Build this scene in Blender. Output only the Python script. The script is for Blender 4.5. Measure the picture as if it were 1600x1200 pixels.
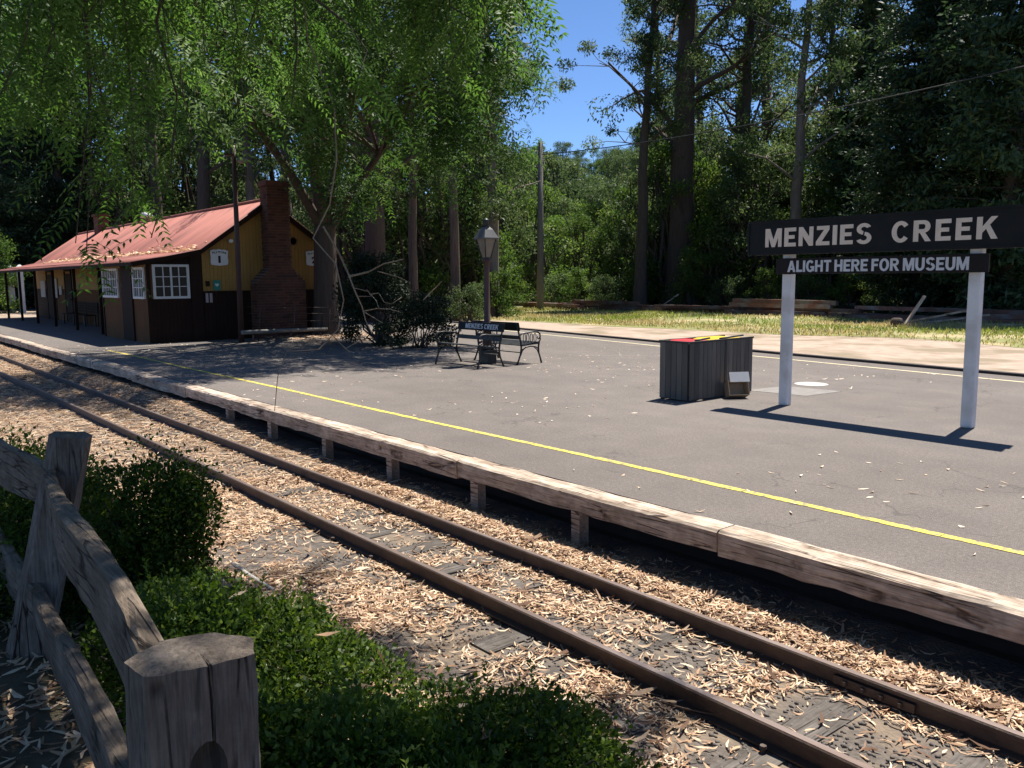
import bpy, math, random
import numpy as np
from mathutils import Matrix, Vector

# ------------------------------------------------------------------ camera, sky, sun, exposure
# world frame: X runs along the railway (towards +X the line passes to the viewer's right),
# Y points from the line towards the platform and the forest, Z = 0 is the platform surface.
for o in list(bpy.data.objects):
    bpy.data.objects.remove(o)
SC = bpy.context.scene
COL = SC.collection
CAM_H = 1.8
right = Vector((0.6402581, 0.7681111, -0.0086573))
up = Vector((-0.0910691, 0.0870916, 0.9920290))
fwd = Vector((-0.7627424, 0.6343662, -0.1257123))
cd = bpy.data.cameras.new('camera')
cd.sensor_width = 36.0
cd.lens = 36.0 * 1310.0 / 1600.0
cd.clip_start = 0.05
cd.clip_end = 4000
cam = bpy.data.objects.new('camera', cd)
COL.objects.link(cam)
m = Matrix.Identity(4)
for i in range(3):
    m[i][0], m[i][1], m[i][2] = right[i], up[i], -fwd[i]
m[2][3] = CAM_H
cam.matrix_world = m
SC.camera = cam

SUN_DIR = Vector((-0.08, 0.42, 1.0)).normalized()
world = bpy.data.worlds.new('World')
SC.world = world
world.use_nodes = True
wn = world.node_tree
sky = wn.nodes.new('ShaderNodeTexSky')
sky.sky_type = 'NISHITA'
sky.sun_disc = False
sky.sun_elevation = math.asin(SUN_DIR.z)
sky.sun_rotation = math.atan2(SUN_DIR.x, SUN_DIR.y)
sky.altitude = 1500
sky.air_density = 0.8
sky.dust_density = 0.12
sky.ozone_density = 9.0
bg = wn.nodes['Background']
bg.inputs['Strength'].default_value = 0.078
wn.links.new(sky.outputs['Color'], bg.inputs['Color'])
sl = bpy.data.lights.new('sun', 'SUN')
sl.energy = 4.6
sl.angle = math.radians(0.55)
sl.color = (1.0, 0.94, 0.845)
sun = bpy.data.objects.new('sun', sl)
COL.objects.link(sun)
sun.rotation_euler = SUN_DIR.to_track_quat('Z', 'Y').to_euler()
SC.view_settings.view_transform = 'Standard'
SC.view_settings.look = 'None'
SC.view_settings.exposure = 1.15
SC.view_settings.gamma = 1.0
SC.view_settings.use_curve_mapping = False
SC.render.engine = 'CYCLES'
cy = SC.cycles
cy.max_bounces = 6
cy.diffuse_bounces = 3
cy.glossy_bounces = 2
cy.transmission_bounces = 4
cy.transparent_max_bounces = 4
cy.caustics_reflective = False
cy.caustics_refractive = False
cy.use_denoising = True
cy.sample_clamp_indirect = 6.0

rng = np.random.default_rng(7)
random.seed(7)

def polar(u, r):
    """bearing given by a picture column, r metres from the viewer -> ground X, Y"""
    t = (u - 800.0) / 1310.0
    k = r / math.sqrt(1 + t * t)
    return (k * (-0.769 + 0.6394 * t), k * (0.6394 + 0.769 * t))

# ------------------------------------------------------------------ noise and ground height
_lat = np.random.default_rng(3).random((256, 256))
def vnoise(x, y, sc=1.0, seed=0):
    x = np.asarray(x, float) * sc + 31.7 * seed
    y = np.asarray(y, float) * sc + 17.3 * seed
    xi = np.floor(x).astype(int); yi = np.floor(y).astype(int)
    fx = x - xi; fy = y - yi
    fx = fx * fx * (3 - 2 * fx); fy = fy * fy * (3 - 2 * fy)
    a = _lat[xi % 256, yi % 256]; b = _lat[(xi + 1) % 256, yi % 256]
    c = _lat[xi % 256, (yi + 1) % 256]; e = _lat[(xi + 1) % 256, (yi + 1) % 256]
    return (a * (1 - fx) + b * fx) * (1 - fy) + (c * (1 - fx) + e * fx) * fy
def sstep(a, b, x):
    t = np.clip((np.asarray(x, float) - a) / (b - a), 0, 1)
    return t * t * (3 - 2 * t)
def gz(X, Y):
    X = np.asarray(X, float); Y = np.asarray(Y, float)
    bank = (1 - sstep(1.3, 2.5, Y)) * sstep(-12, -7.5, X)
    z = -0.455 + 0.60 * bank
    z = z + 0.05 * (1 - sstep(0.0, 1.6, np.abs(Y - 1.0))) * (1 - bank)
    # litter heaped against the platform
    z = z + 0.035 * np.exp(-((Y - 4.52) / 0.16) ** 2) + 0.03 * (vnoise(X, Y, 1.3, 2) - .5) * sstep(2.0, 2.6, Y) * (1 - sstep(5, 6, Y))
    z = z + .16 * sstep(-10.5, -14.5, X) * sstep(4.15, 4.6, Y) * (1 - sstep(5.2, 5.6, Y))
    far = sstep(13, 15.5, Y)
    z = z * (1 - far) + (-0.32 + 0.12 * (vnoise(X, Y, 0.22, 4) - .5)) * far
    r = np.hypot(X, Y)
    z = z + 34 * sstep(100, 330, r) * (0.6 + 0.8 * vnoise(X, Y, 0.008, 5)) * sstep(-40, 40, Y + 60) - 1.5 * sstep(70, 110, r) * (1 - sstep(110, 180, r))
    return z

# ------------------------------------------------------------------ materials
MATS = {}
def nodes_of(name):
    mt = bpy.data.materials.new(name); mt.use_nodes = True
    return mt, mt.node_tree, mt.node_tree.nodes['Principled BSDF']
def mat(name, c1, c2=None, scale=4.0, rough=0.75, bump=0.0, bscale=30.0, stretch=(1, 1, 1), rnd=0.0, metal=0.0, spec=0.4, detail=6.0, lo=0.35, hi=0.65, c3=None, s3=1.0):
    if name in MATS: return MATS[name]
    c2 = c2 or tuple(x * 0.75 for x in c1)
    mt, nt, bs = nodes_of(name)
    N, L = nt.nodes, nt.links
    tc = N.new('ShaderNodeTexCoord'); mp = N.new('ShaderNodeMapping')
    mp.inputs['Scale'].default_value = stretch
    L.new(tc.outputs['Object'], mp.inputs['Vector'])
    nz = N.new('ShaderNodeTexNoise'); nz.inputs['Scale'].default_value = scale; nz.inputs['Detail'].default_value = detail; nz.inputs['Roughness'].default_value = 0.65
    L.new(mp.outputs['Vector'], nz.inputs['Vector'])
    cr = N.new('ShaderNodeValToRGB')
    cr.color_ramp.elements[0].position = lo; cr.color_ramp.elements[1].position = hi
    cr.color_ramp.elements[0].color = (*c1, 1); cr.color_ramp.elements[1].color = (*c2, 1)
    L.new(nz.outputs['Fac'], cr.inputs['Fac'])
    out = cr.outputs['Color']
    if c3 is not None:
        n3 = N.new('ShaderNodeTexNoise'); n3.inputs['Scale'].default_value = s3; n3.inputs['Detail'].default_value = 5
        L.new(mp.outputs['Vector'], n3.inputs['Vector'])
        r3 = N.new('ShaderNodeValToRGB'); r3.color_ramp.elements[0].position = .48; r3.color_ramp.elements[1].position = .62
        L.new(n3.outputs['Fac'], r3.inputs['Fac'])
        mx = N.new('ShaderNodeMix'); mx.data_type = 'RGBA'
        L.new(r3.outputs['Color'], mx.inputs['Factor']); L.new(out, mx.inputs[6]); mx.inputs[7].default_value = (*c3, 1)
        out = mx.outputs[2]
    if rnd:
        oi = N.new('ShaderNodeObjectInfo'); hs = N.new('ShaderNodeHueSaturation')
        mr = N.new('ShaderNodeMapRange'); mr.inputs['To Min'].default_value = 1 - rnd; mr.inputs['To Max'].default_value = 1 + rnd
        L.new(oi.outputs['Random'], mr.inputs['Value']); L.new(mr.outputs['Result'], hs.inputs['Value'])
        L.new(out, hs.inputs['Color']); out = hs.outputs['Color']
    L.new(out, bs.inputs['Base Color'])
    bs.inputs['Roughness'].default_value = rough; bs.inputs['Metallic'].default_value = metal
    bs.inputs['Specular IOR Level'].default_value = spec
    if bump:
        n2 = N.new('ShaderNodeTexNoise'); n2.inputs['Scale'].default_value = bscale; n2.inputs['Detail'].default_value = 5
        L.new(mp.outputs['Vector'], n2.inputs['Vector'])
        bp = N.new('ShaderNodeBump'); bp.inputs['Strength'].default_value = bump; bp.inputs['Distance'].default_value = 0.02
        L.new(n2.outputs['Fac'], bp.inputs['Height']); L.new(bp.outputs['Normal'], bs.inputs['Normal'])
    MATS[name] = mt
    return mt
def leafmat(name, cols, trans=0.35, rough=0.5, spec=0.35, tcol=None):
    """leaf: colour by each leaf's own 'var' value, thin and partly translucent"""
    if name in MATS: return MATS[name]
    mt, nt, bs = nodes_of(name); N, L = nt.nodes, nt.links
    at = N.new('ShaderNodeAttribute'); at.attribute_name = 'var'
    cr = N.new('ShaderNodeValToRGB'); el = cr.color_ramp.elements
    el[0].position = 0; el[0].color = (*cols[0], 1); el[1].position = 1; el[1].color = (*cols[-1], 1)
    for i, c in enumerate(cols[1:-1]):
        e = el.new((i + 1) / (len(cols) - 1)); e.color = (*c, 1)
    L.new(at.outputs['Fac'], cr.inputs['Fac'])
    oi = N.new('ShaderNodeObjectInfo'); hs = N.new('ShaderNodeHueSaturation')
    mr = N.new('ShaderNodeMapRange'); mr.inputs['To Min'].default_value = 0.8; mr.inputs['To Max'].default_value = 1.2
    L.new(oi.outputs['Random'], mr.inputs['Value']); L.new(mr.outputs['Result'], hs.inputs['Value']); L.new(cr.outputs['Color'], hs.inputs['Color'])
    L.new(hs.outputs['Color'], bs.inputs['Base Color'])
    bs.inputs['Roughness'].default_value = rough; bs.inputs['Specular IOR Level'].default_value = spec
    tr = N.new('ShaderNodeBsdfTranslucent')
    h2 = N.new('ShaderNodeHueSaturation'); h2.inputs['Hue'].default_value = 0.492; h2.inputs['Saturation'].default_value = 1.1; h2.inputs['Value'].default_value = 1.5
    L.new(hs.outputs['Color'], h2.inputs['Color']); L.new(h2.outputs['Color'], tr.inputs['Color'])
    mx = N.new('ShaderNodeMixShader'); mx.inputs['Fac'].default_value = trans
    L.new(bs.outputs['BSDF'], mx.inputs[1]); L.new(tr.outputs['BSDF'], mx.inputs[2])
    L.new(mx.outputs['Shader'], N['Material Output'].inputs['Surface'])
    MATS[name] = mt
    return mt

# ------------------------------------------------------------------ object helpers
def tag(o, label=None, cat=None, group=None, kind=None):
    if label: o['label'] = label
    if cat: o['category'] = cat
    if group: o['group'] = group
    if kind: o['kind'] = kind
    return o
def empty(name, loc, label=None, cat=None, group=None, rz=0.0):
    o = bpy.data.objects.new(name, None); COL.objects.link(o)
    o.location = loc; o.rotation_euler = (0, 0, rz); o.empty_display_size = 0.2
    return tag(o, label, cat, group)
def link(name, me, mt=None, parent=None, loc=None, bevel=0.0):
    if mt is not None and not me.materials: me.materials.append(mt)
    o = bpy.data.objects.new(name, me); COL.objects.link(o)
    if parent is not None: o.parent = parent
    if loc is not None: o.location = loc
    if bevel:
        b = o.modifiers.new('bevel', 'BEVEL'); b.width = bevel; b.segments = 2; b.limit_method = 'ANGLE'; b.angle_limit = math.radians(40)
    return o
class MB:
    def __init__(s): s.v = []; s.f = []; s.n = 0; s.sm = []
    def add(s, V, F, smooth=False):
        s.v.extend([tuple(p) for p in V])
        for f in F: s.f.append(tuple(i + s.n for i in f)); s.sm.append(smooth)
        s.n += len(V); return s
    def box(s, x0, x1, y0, y1, z0, z1):
        V = [(x, y, z) for z in (z0, z1) for y in (y0, y1) for x in (x0, x1)]
        return s.add(V, [(0, 2, 3, 1), (4, 5, 7, 6), (0, 1, 5, 4), (1, 3, 7, 5), (3, 2, 6, 7), (2, 0, 4, 6)])
    def obox(s, c, size, M):
        V = [Vector(c) + M @ Vector((sx * size[0] / 2, sy * size[1] / 2, sz * size[2] / 2)) for sz in (-1, 1) for sy in (-1, 1) for sx in (-1, 1)]
        return s.add(V, [(0, 2, 3, 1), (4, 5, 7, 6), (0, 1, 5, 4), (1, 3, 7, 5), (3, 2, 6, 7), (2, 0, 4, 6)])
    def prism(s, poly, a, b, axis=0):
        """poly of (p, q) extruded from a to b along axis: 0: (p,q)=(y,z), 1: (x,z), 2: (x,y)"""
        def pt(p, q, t): return (t, p, q) if axis == 0 else ((p, t, q) if axis == 1 else (p, q, t))
        n = len(poly); V = [pt(p, q, a) for p, q in poly] + [pt(p, q, b) for p, q in poly]
        F = [tuple(range(n - 1, -1, -1)), tuple(range(n, 2 * n))] + [(i, (i + 1) % n, n + (i + 1) % n, n + i) for i in range(n)]
        if axis == 1: F = [f[::-1] for f in F]
        return s.add(V, F)
    def tube(s, path, rad, n=8, cap=True, smooth=True):
        P = [Vector(p) for p in path]; k = len(P)
        R = list(rad) if hasattr(rad, '__len__') else [rad] * k
        V = []; F = []; ref = None
        for i in range(k):
            t = (P[min(i + 1, k - 1)] - P[max(i - 1, 0)]).normalized()
            if ref is None: ref = t.orthogonal().normalized()
            a = (ref - t * ref.dot(t))
            a = a.normalized() if a.length > 1e-6 else t.orthogonal().normalized()
            ref = a; b = t.cross(a)
            for j in range(n):
                an = 2 * math.pi * j / n
                V.append(P[i] + (a * math.cos(an) + b * math.sin(an)) * R[i])
        for i in range(k - 1):
            for j in range(n):
                F.append((i * n + j, i * n + (j + 1) % n, (i + 1) * n + (j + 1) % n, (i + 1) * n + j))
        s.add(V, F, smooth)
        if cap:
            base = s.n - len(V)
            s.f.append(tuple(base + j for j in range(n - 1, -1, -1))); s.sm.append(False)
            s.f.append(tuple(base + (k - 1) * n + j for j in range(n))); s.sm.append(False)
        return s
    def lathe(s, prof, c=(0, 0, 0), n=16, smooth=True, rot0=0.0):
        V = []; F = []
        for r, z in prof:
            for j in range(n):
                a = 2 * math.pi * j / n + rot0; V.append((c[0] + r * math.cos(a), c[1] + r * math.sin(a), c[2] + z))
        k = len(prof)
        for i in range(k - 1):
            for j in range(n): F.append((i * n + j, i * n + (j + 1) % n, (i + 1) * n + (j + 1) % n, (i + 1) * n + j))
        s.add(V, F, smooth)
        base = s.n - len(V)
        s.f.append(tuple(base + j for j in range(n - 1, -1, -1))); s.sm.append(False)
        s.f.append(tuple(base + (k - 1) * n + j for j in range(n))); s.sm.append(False)
        return s
    def mesh(s, name):
        me = bpy.data.meshes.new(name); me.from_pydata(s.v, [], s.f)
        me.polygons.foreach_set('use_smooth', s.sm); me.update(); return me
    def build(s, name, mt, parent=None, loc=None, bevel=0.0):
        return link(name, s.mesh(name), mt, parent, loc, bevel)
def quadmesh(name, V, Q, var=None, smooth=False):
    """V (n,3), Q (m,4) numpy -> mesh, var = one value per vertex"""
    me = bpy.data.meshes.new(name)
    V = np.ascontiguousarray(V, np.float32); Q = np.ascontiguousarray(Q, np.int32)
    me.vertices.add(len(V)); me.vertices.foreach_set('co', V.ravel())
    me.loops.add(Q.size); me.loops.foreach_set('vertex_index', Q.ravel())
    me.polygons.add(len(Q)); me.polygons.foreach_set('loop_start', np.arange(0, Q.size, Q.shape[1], dtype=np.int32))
    me.polygons.foreach_set('loop_total', np.full(len(Q), Q.shape[1], np.int32))
    if smooth: me.polygons.foreach_set('use_smooth', np.ones(len(Q), bool))
    if var is not None:
        a = me.attributes.new('var', 'FLOAT', 'POINT'); a.data.foreach_set('value', np.ascontiguousarray(var, np.float32))
    me.update(calc_edges=True); return me
def unit(a): return a / np.maximum(np.linalg.norm(a, axis=-1, keepdims=True), 1e-9)
def leafquads(C, D, length, width, g=None, fold=0.25, up_bias=0.4, g2=rng):
    """diamond leaves at C pointing along D; returns V, Q"""
    n = len(C); D = unit(D)
    L = np.broadcast_to(np.asarray(length, float), (n,))[:, None]; Wd = np.broadcast_to(np.asarray(width, float), (n,))[:, None]
    nrm = g2.normal(size=(n, 3)); nrm[:, 2] += up_bias * 2
    S = unit(np.cross(D, nrm)); Nn = np.cross(S, D)
    a = C; b = C + D * L * .45 + S * Wd * .5 + Nn * Wd * fold; c = C + D * L; e = C + D * L * .45 - S * Wd * .5 + Nn * Wd * fold
    V = np.stack([a, b, c, e], 1).reshape(-1, 3)
    Q = np.arange(n * 4).reshape(n, 4)
    return V, Q
def copy_tree(src, loc, sc=1.0, rz=0.0, label=None, cat=None, group=None):
    c = src.copy(); COL.objects.link(c)
    c.location = loc; c.rotation_euler = (0, 0, rz); c.scale = (sc, sc, sc) if not hasattr(sc, '__len__') else sc
    tag(c, label, cat, group)
    for ch in src.children:
        k = ch.copy(); COL.objects.link(k); k.parent = c
        for g2 in ch.children:
            q = g2.copy(); COL.objects.link(q); q.parent = k
    return c
def text(name, body, mt, parent, center, height, width, M, depth=0.004, bold=0.0):
    cu = bpy.data.curves.new(name, 'FONT'); cu.body = body; cu.size = 1.0; cu.offset = bold; cu.extrude = 0.0
    cu.space_character = 1.04
    o = bpy.data.objects.new(name, cu); COL.objects.link(o)
    dg = bpy.context.evaluated_depsgraph_get()
    me = bpy.data.meshes.new_from_object(o.evaluated_get(dg))
    bpy.data.objects.remove(o)
    V = np.array([v.co[:] for v in me.vertices]); lo = V.min(0); hi = V.max(0)
    V[:, 0] = (V[:, 0] - (lo[0] + hi[0]) / 2) * width / (hi[0] - lo[0]); V[:, 1] = (V[:, 1] - (lo[1] + hi[1]) / 2) * height / (hi[1] - lo[1]); V[:, 2] = 0
    W = [Vector(center) + M @ Vector((float(p[0]), float(p[1]), 0)) for p in V]
    for v, w in zip(me.vertices, W): v.co = w
    me.update()
    o = link(name, me, mt, parent)
    sd = o.modifiers.new('thickness', 'SOLIDIFY'); sd.thickness = depth; sd.offset = 0
    return o
def facing(nx, ny):
    """letters' frame: x along reading direction, y up, z out of the face (nx, ny)"""
    z = Vector((nx, ny, 0)).normalized(); y = Vector((0, 0, 1)); x = y.cross(z)
    M = Matrix((x, y, z)).transposed(); return M

# ------------------------------------------------------------------ base materials
def asphalt():
    mt, nt, bs = nodes_of('asphalt'); N, L = nt.nodes, nt.links
    tc = N.new('ShaderNodeTexCoord')
    def noise(sc, det=5, st=None):
        n = N.new('ShaderNodeTexNoise'); n.inputs['Scale'].default_value = sc; n.inputs['Detail'].default_value = det; n.inputs['Roughness'].default_value = .6
        src = tc.outputs['Object']
        if st:
            mp = N.new('ShaderNodeMapping'); mp.inputs['Scale'].default_value = st; L.new(src, mp.inputs['Vector']); src = mp.outputs['Vector']
        L.new(src, n.inputs['Vector']); return n.outputs['Fac']
    def ramp(f, p0, p1, c0, c1):
        r = N.new('ShaderNodeValToRGB'); e = r.color_ramp.elements; e[0].position = p0; e[1].position = p1; e[0].color = (*c0, 1); e[1].color = (*c1, 1); L.new(f, r.inputs['Fac']); return r.outputs['Color']
    def mix(f, a, b, mode='MIX'):
        m_ = N.new('ShaderNodeMix'); m_.data_type = 'RGBA'; m_.blend_type = mode
        if isinstance(f, float): m_.inputs['Factor'].default_value = f
        else: L.new(f, m_.inputs['Factor'])
        L.new(a, m_.inputs[6]); L.new(b, m_.inputs[7]); return m_.outputs[2]
    big = ramp(noise(.28, 6, (.6, 1, 1)), .36, .66, (.120, .105, .096), (.155, .137, .126))
    mid = ramp(noise(1.7, 8), .35, .68, (.90, .90, .90), (1.07, 1.06, 1.05))
    fine = ramp(noise(150, 3), .36, .66, (.50, .50, .50), (1.50, 1.48, 1.45))
    col = mix(1.0, mix(1.0, big, mid, 'MULTIPLY'), fine, 'MULTIPLY')
    col = mix(1.0, col, ramp(noise(34, 4), .34, .68, (.80, .80, .80), (1.18, 1.17, 1.16)), 'MULTIPLY')
    v = N.new('ShaderNodeTexVoronoi'); v.inputs['Scale'].default_value = 38; L.new(tc.outputs['Object'], v.inputs['Vector'])
    speck = ramp(v.outputs['Distance'], .05, .10, (1, 1, 1), (0, 0, 0))
    pale = N.new('ShaderNodeRGB'); pale.outputs[0].default_value = (.30, .28, .26, 1)
    sp = N.new('ShaderNodeMath'); sp.operation = 'MULTIPLY'; L.new(speck, sp.inputs[0]); L.new(ramp(noise(3.1), .52, .60, (0, 0, 0), (1, 1, 1)), sp.inputs[1])
    col = mix(sp.outputs[0], col, pale.outputs[0])
    # fine cracks, dirt filled
    vc = N.new('ShaderNodeTexVoronoi'); vc.feature = 'DISTANCE_TO_EDGE'; vc.inputs['Scale'].default_value = .55
    ad = N.new('ShaderNodeVectorMath'); ad.operation = 'ADD'; nzv = N.new('ShaderNodeTexNoise'); nzv.inputs['Scale'].default_value = 2.2; nzv.inputs['Detail'].default_value = 6
    L.new(tc.outputs['Object'], nzv.inputs['Vector']); L.new(tc.outputs['Object'], ad.inputs[0]); L.new(nzv.outputs['Color'], ad.inputs[1]); L.new(ad.outputs[0], vc.inputs['Vector'])
    ck = ramp(vc.outputs['Distance'], .003, .010, (1, 1, 1), (0, 0, 0)); ckm = N.new('ShaderNodeMath'); ckm.operation = 'MULTIPLY'
    L.new(ck, ckm.inputs[0]); L.new(ramp(noise(.5), .50, .56, (0, 0, 0), (.8, .8, .8)), ckm.inputs[1])
    dk = N.new('ShaderNodeRGB'); dk.outputs[0].default_value = (.07, .06, .055, 1)
    col = mix(ckm.outputs[0], col, dk.outputs[0])
    L.new(col, bs.inputs['Base Color']); bs.inputs['Roughness'].default_value = .88; bs.inputs['Specular IOR Level'].default_value = .35
    bpn = N.new('ShaderNodeBump'); bpn.inputs['Strength'].default_value = .45; bpn.inputs['Distance'].default_value = .008; L.new(noise(120, 4), bpn.inputs['Height']); L.new(bpn.outputs['Normal'], bs.inputs['Normal'])
    return mt
M_ASPH = asphalt()
M_GROUND = mat('earth', (0.075, 0.062, 0.038), (0.12, 0.095, 0.06), 0.6, 0.95, 0.5, 14, c3=(0.04, 0.045, 0.02), s3=0.12)
M_BALL = mat('ballast', (0.075, 0.062, 0.053), (0.14, 0.118, 0.10), 26, 0.95, 0.9, 45, c3=(0.19, 0.145, 0.105), s3=2.6)
M_DIRT = mat('pale_dirt', (0.29, 0.215, 0.165), (0.39, 0.305, 0.24), 2.6, 0.95, 0.5, 25, c3=(0.21, 0.165, 0.11), s3=0.6)
M_TURF = mat('dry_turf', (0.20, 0.19, 0.07), (0.13, 0.17, 0.045), 0.5, 0.95, 0.5, 20, c3=(0.33, 0.27, 0.15), s3=0.5)
M_RAIL = mat('rusty_rail', (0.045, 0.029, 0.023), (0.080, 0.050, 0.037), 9, 0.6, 0.25, 40, spec=0.5)
M_RAILTOP = mat('worn_rail_top', (0.22, 0.16, 0.13), (0.30, 0.24, 0.21), 7, 0.38, 0.1, 30, stretch=(.2, 1, 1), metal=0.6)
def wood(name, ax, c1, c2, dark, fib=(.62, 1.25), rnd=.12, sc=1.0):
    """weathered timber: long grain along axis ax, fine fibres, dark drying cracks"""
    mt, nt, bs = nodes_of(name); N, L = nt.nodes, nt.links
    tc = N.new('ShaderNodeTexCoord'); mp = N.new('ShaderNodeMapping'); st = [sc, sc, sc]; st[ax] = .055 * sc
    mp.inputs['Scale'].default_value = st; L.new(tc.outputs['Object'], mp.inputs['Vector'])
    def noise(k, det=6, src=None):
        n = N.new('ShaderNodeTexNoise'); n.inputs['Scale'].default_value = k; n.inputs['Detail'].default_value = det; n.inputs['Roughness'].default_value = .65
        L.new(src or mp.outputs['Vector'], n.inputs['Vector']); return n
    def ramp(f, p0, p1, c0, c1_):
        r = N.new('ShaderNodeValToRGB'); e = r.color_ramp.elements; e[0].position = p0; e[1].position = p1; e[0].color = (*c0, 1); e[1].color = (*c1_, 1); L.new(f, r.inputs['Fac']); return r.outputs['Color']
    def mix(f, a, b, mode='MIX'):
        m_ = N.new('ShaderNodeMix'); m_.data_type = 'RGBA'; m_.blend_type = mode
        if isinstance(f, float): m_.inputs['Factor'].default_value = f
        else: L.new(f, m_.inputs['Factor'])
        L.new(a, m_.inputs[6]); L.new(b, m_.inputs[7]); return m_.outputs[2]
    col = ramp(noise(9, 7).outputs['Fac'], .34, .66, c1, c2)
    f = noise(75, 4); col = mix(1.0, col, ramp(f.outputs['Fac'], .32, .66, (fib[0],) * 3, (fib[1],) * 3), 'MULTIPLY')
    w_ = noise(5, 3); ad = N.new('ShaderNodeVectorMath'); ad.operation = 'MULTIPLY_ADD'; ad.inputs[1].default_value = (.05, .05, .05); L.new(w_.outputs['Color'], ad.inputs[0]); L.new(mp.outputs['Vector'], ad.inputs[2])
    v = N.new('ShaderNodeTexVoronoi'); v.feature = 'DISTANCE_TO_EDGE'; v.inputs['Scale'].default_value = 15; L.new(ad.outputs[0], v.inputs['Vector'])
    ck = ramp(v.outputs['Distance'], .012, .050, (1, 1, 1), (0, 0, 0)); mk = ramp(noise(3.0, 4, tc.outputs['Object']).outputs['Fac'], .46, .58, (0, 0, 0), (1, 1, 1))
    cm = N.new('ShaderNodeMath'); cm.operation = 'MULTIPLY'; L.new(ck, cm.inputs[0]); L.new(mk, cm.inputs[1])
    gn = N.new('ShaderNodeNewGeometry'); sx_ = N.new('ShaderNodeSeparateXYZ'); L.new(gn.outputs['True Normal'], sx_.inputs[0]); ab = N.new('ShaderNodeMath'); ab.operation = 'ABSOLUTE'; L.new(sx_.outputs[ax], ab.inputs[0])
    lt = N.new('ShaderNodeMath'); lt.operation = 'LESS_THAN'; lt.inputs[1].default_value = .7; L.new(ab.outputs[0], lt.inputs[0])
    c2m = N.new('ShaderNodeMath'); c2m.operation = 'MULTIPLY'; L.new(cm.outputs[0], c2m.inputs[0]); L.new(lt.outputs[0], c2m.inputs[1]); cm = c2m
    dk = N.new('ShaderNodeRGB'); dk.outputs[0].default_value = (*dark, 1); col = mix(cm.outputs[0], col, dk.outputs[0])
    blot = ramp(noise(4.5, 5, tc.outputs['Object']).outputs['Fac'], .40, .62, (.72, .70, .68), (1.12, 1.12, 1.12)); col = mix(1.0, col, blot, 'MULTIPLY')
    if rnd:
        oi = N.new('ShaderNodeObjectInfo'); hs = N.new('ShaderNodeHueSaturation'); mr = N.new('ShaderNodeMapRange'); mr.inputs['To Min'].default_value = 1 - rnd; mr.inputs['To Max'].default_value = 1 + rnd
        L.new(oi.outputs['Random'], mr.inputs['Value']); L.new(mr.outputs['Result'], hs.inputs['Value']); L.new(col, hs.inputs['Color']); col = hs.outputs['Color']
    L.new(col, bs.inputs['Base Color']); bs.inputs['Roughness'].default_value = .9; bs.inputs['Specular IOR Level'].default_value = .25
    hm = N.new('ShaderNodeMath'); hm.operation = 'MULTIPLY_ADD'; hm.inputs[1].default_value = -1.6; L.new(cm.outputs[0], hm.inputs[0]); L.new(f.outputs['Fac'], hm.inputs[2])
    bpn = N.new('ShaderNodeBump'); bpn.inputs['Strength'].default_value = .8; bpn.inputs['Distance'].default_value = .006; L.new(hm.outputs[0], bpn.inputs['Height']); L.new(bpn.outputs['Normal'], bs.inputs['Normal'])
    MATS[name] = mt; return mt
M_SLEEP = wood('grey_sleeper', 1, (.085, .074, .066), (.14, .125, .112), (.03, .026, .023), rnd=.2)
M_BEAM = wood('weathered_beam', 0, (.36, .275, .21), (.54, .455, .375), (.10, .065, .045))
M_OLDWOOD = wood('old_split_wood', 0, (.15, .115, .085), (.26, .21, .165), (.035, .026, .02), sc=1.5)
M_POSTWOOD = wood('old_post_wood', 2, (.14, .112, .09), (.235, .195, .16), (.03, .022, .018), sc=1.5)
M_YELLOW = mat('yellow_paint', (0.66, 0.52, 0.06), (0.60, 0.50, 0.10), 6, 0.75, 0.3, 90, c3=(0.24, 0.20, 0.11), s3=16)
M_PALEYEL = mat('faded_line', (0.55, 0.47, 0.25), (0.5, 0.45, 0.33), 5, 0.8)
M_WHITE = mat('white_paint', (0.70, 0.69, 0.66), (0.60, 0.58, 0.54), 3, 0.6, 0.1, 30)
M_CREAMLET = mat('cream_letters', (0.84, 0.70, 0.56), (0.74, 0.61, 0.48), 9, 0.6)
M_GREYLET = mat('grey_letters', (0.66, 0.66, 0.66), (0.56, 0.56, 0.56), 9, 0.6)
M_BLACKB = mat('black_board', (0.008, 0.0095, 0.010), (0.013, 0.014, 0.014), 5, 0.6, spec=.2)
M_BROWNB = mat('brown_black_board', (0.018, 0.014, 0.013), (0.012, 0.010, 0.0095), 5, 0.6, spec=.2)
M_IRON = mat('black_iron', (0.012, 0.015, 0.015), (0.022, 0.026, 0.026), 12, 0.45)
M_BLACKINK = mat('black_ink', (0.012, 0.012, 0.012), (0.02, 0.02, 0.02), 5, 0.7)

# ------------------------------------------------------------------ the setting: ground, track bed, platform
def axis(lo, hi, dense):
    a = [0.0]
    pts = set()
    for (p, q, st) in dense:
        x = p
        while x < q: pts.add(round(x, 3)); x += st
    pts.add(lo); pts.add(hi)
    return np.array(sorted(pts))
gx = axis(-900, 900, [(-900, -120, 30), (-120, -20, 4), (-20, 6, 0.4), (6, 40, 3), (40, 900, 30)])
gy = axis(-900, 900, [(-900, -40, 40), (-40, -4, 3), (-4, 5.4, 0.12), (5.4, 17, 1.0), (17, 50, 1.5), (50, 130, 4), (130, 900, 20)])
GX, GY = np.meshgrid(gx, gy, indexing='ij')
V = np.stack([GX, GY, gz(GX, GY)], -1).reshape(-1, 3)
nx_, ny_ = len(gx), len(gy)
I, J = np.meshgrid(np.arange(nx_ - 1), np.arange(ny_ - 1), indexing='ij')
Q = np.stack([I * ny_ + J, (I + 1) * ny_ + J, (I + 1) * ny_ + J + 1, I * ny_ + J + 1], -1).reshape(-1, 4)
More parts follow.
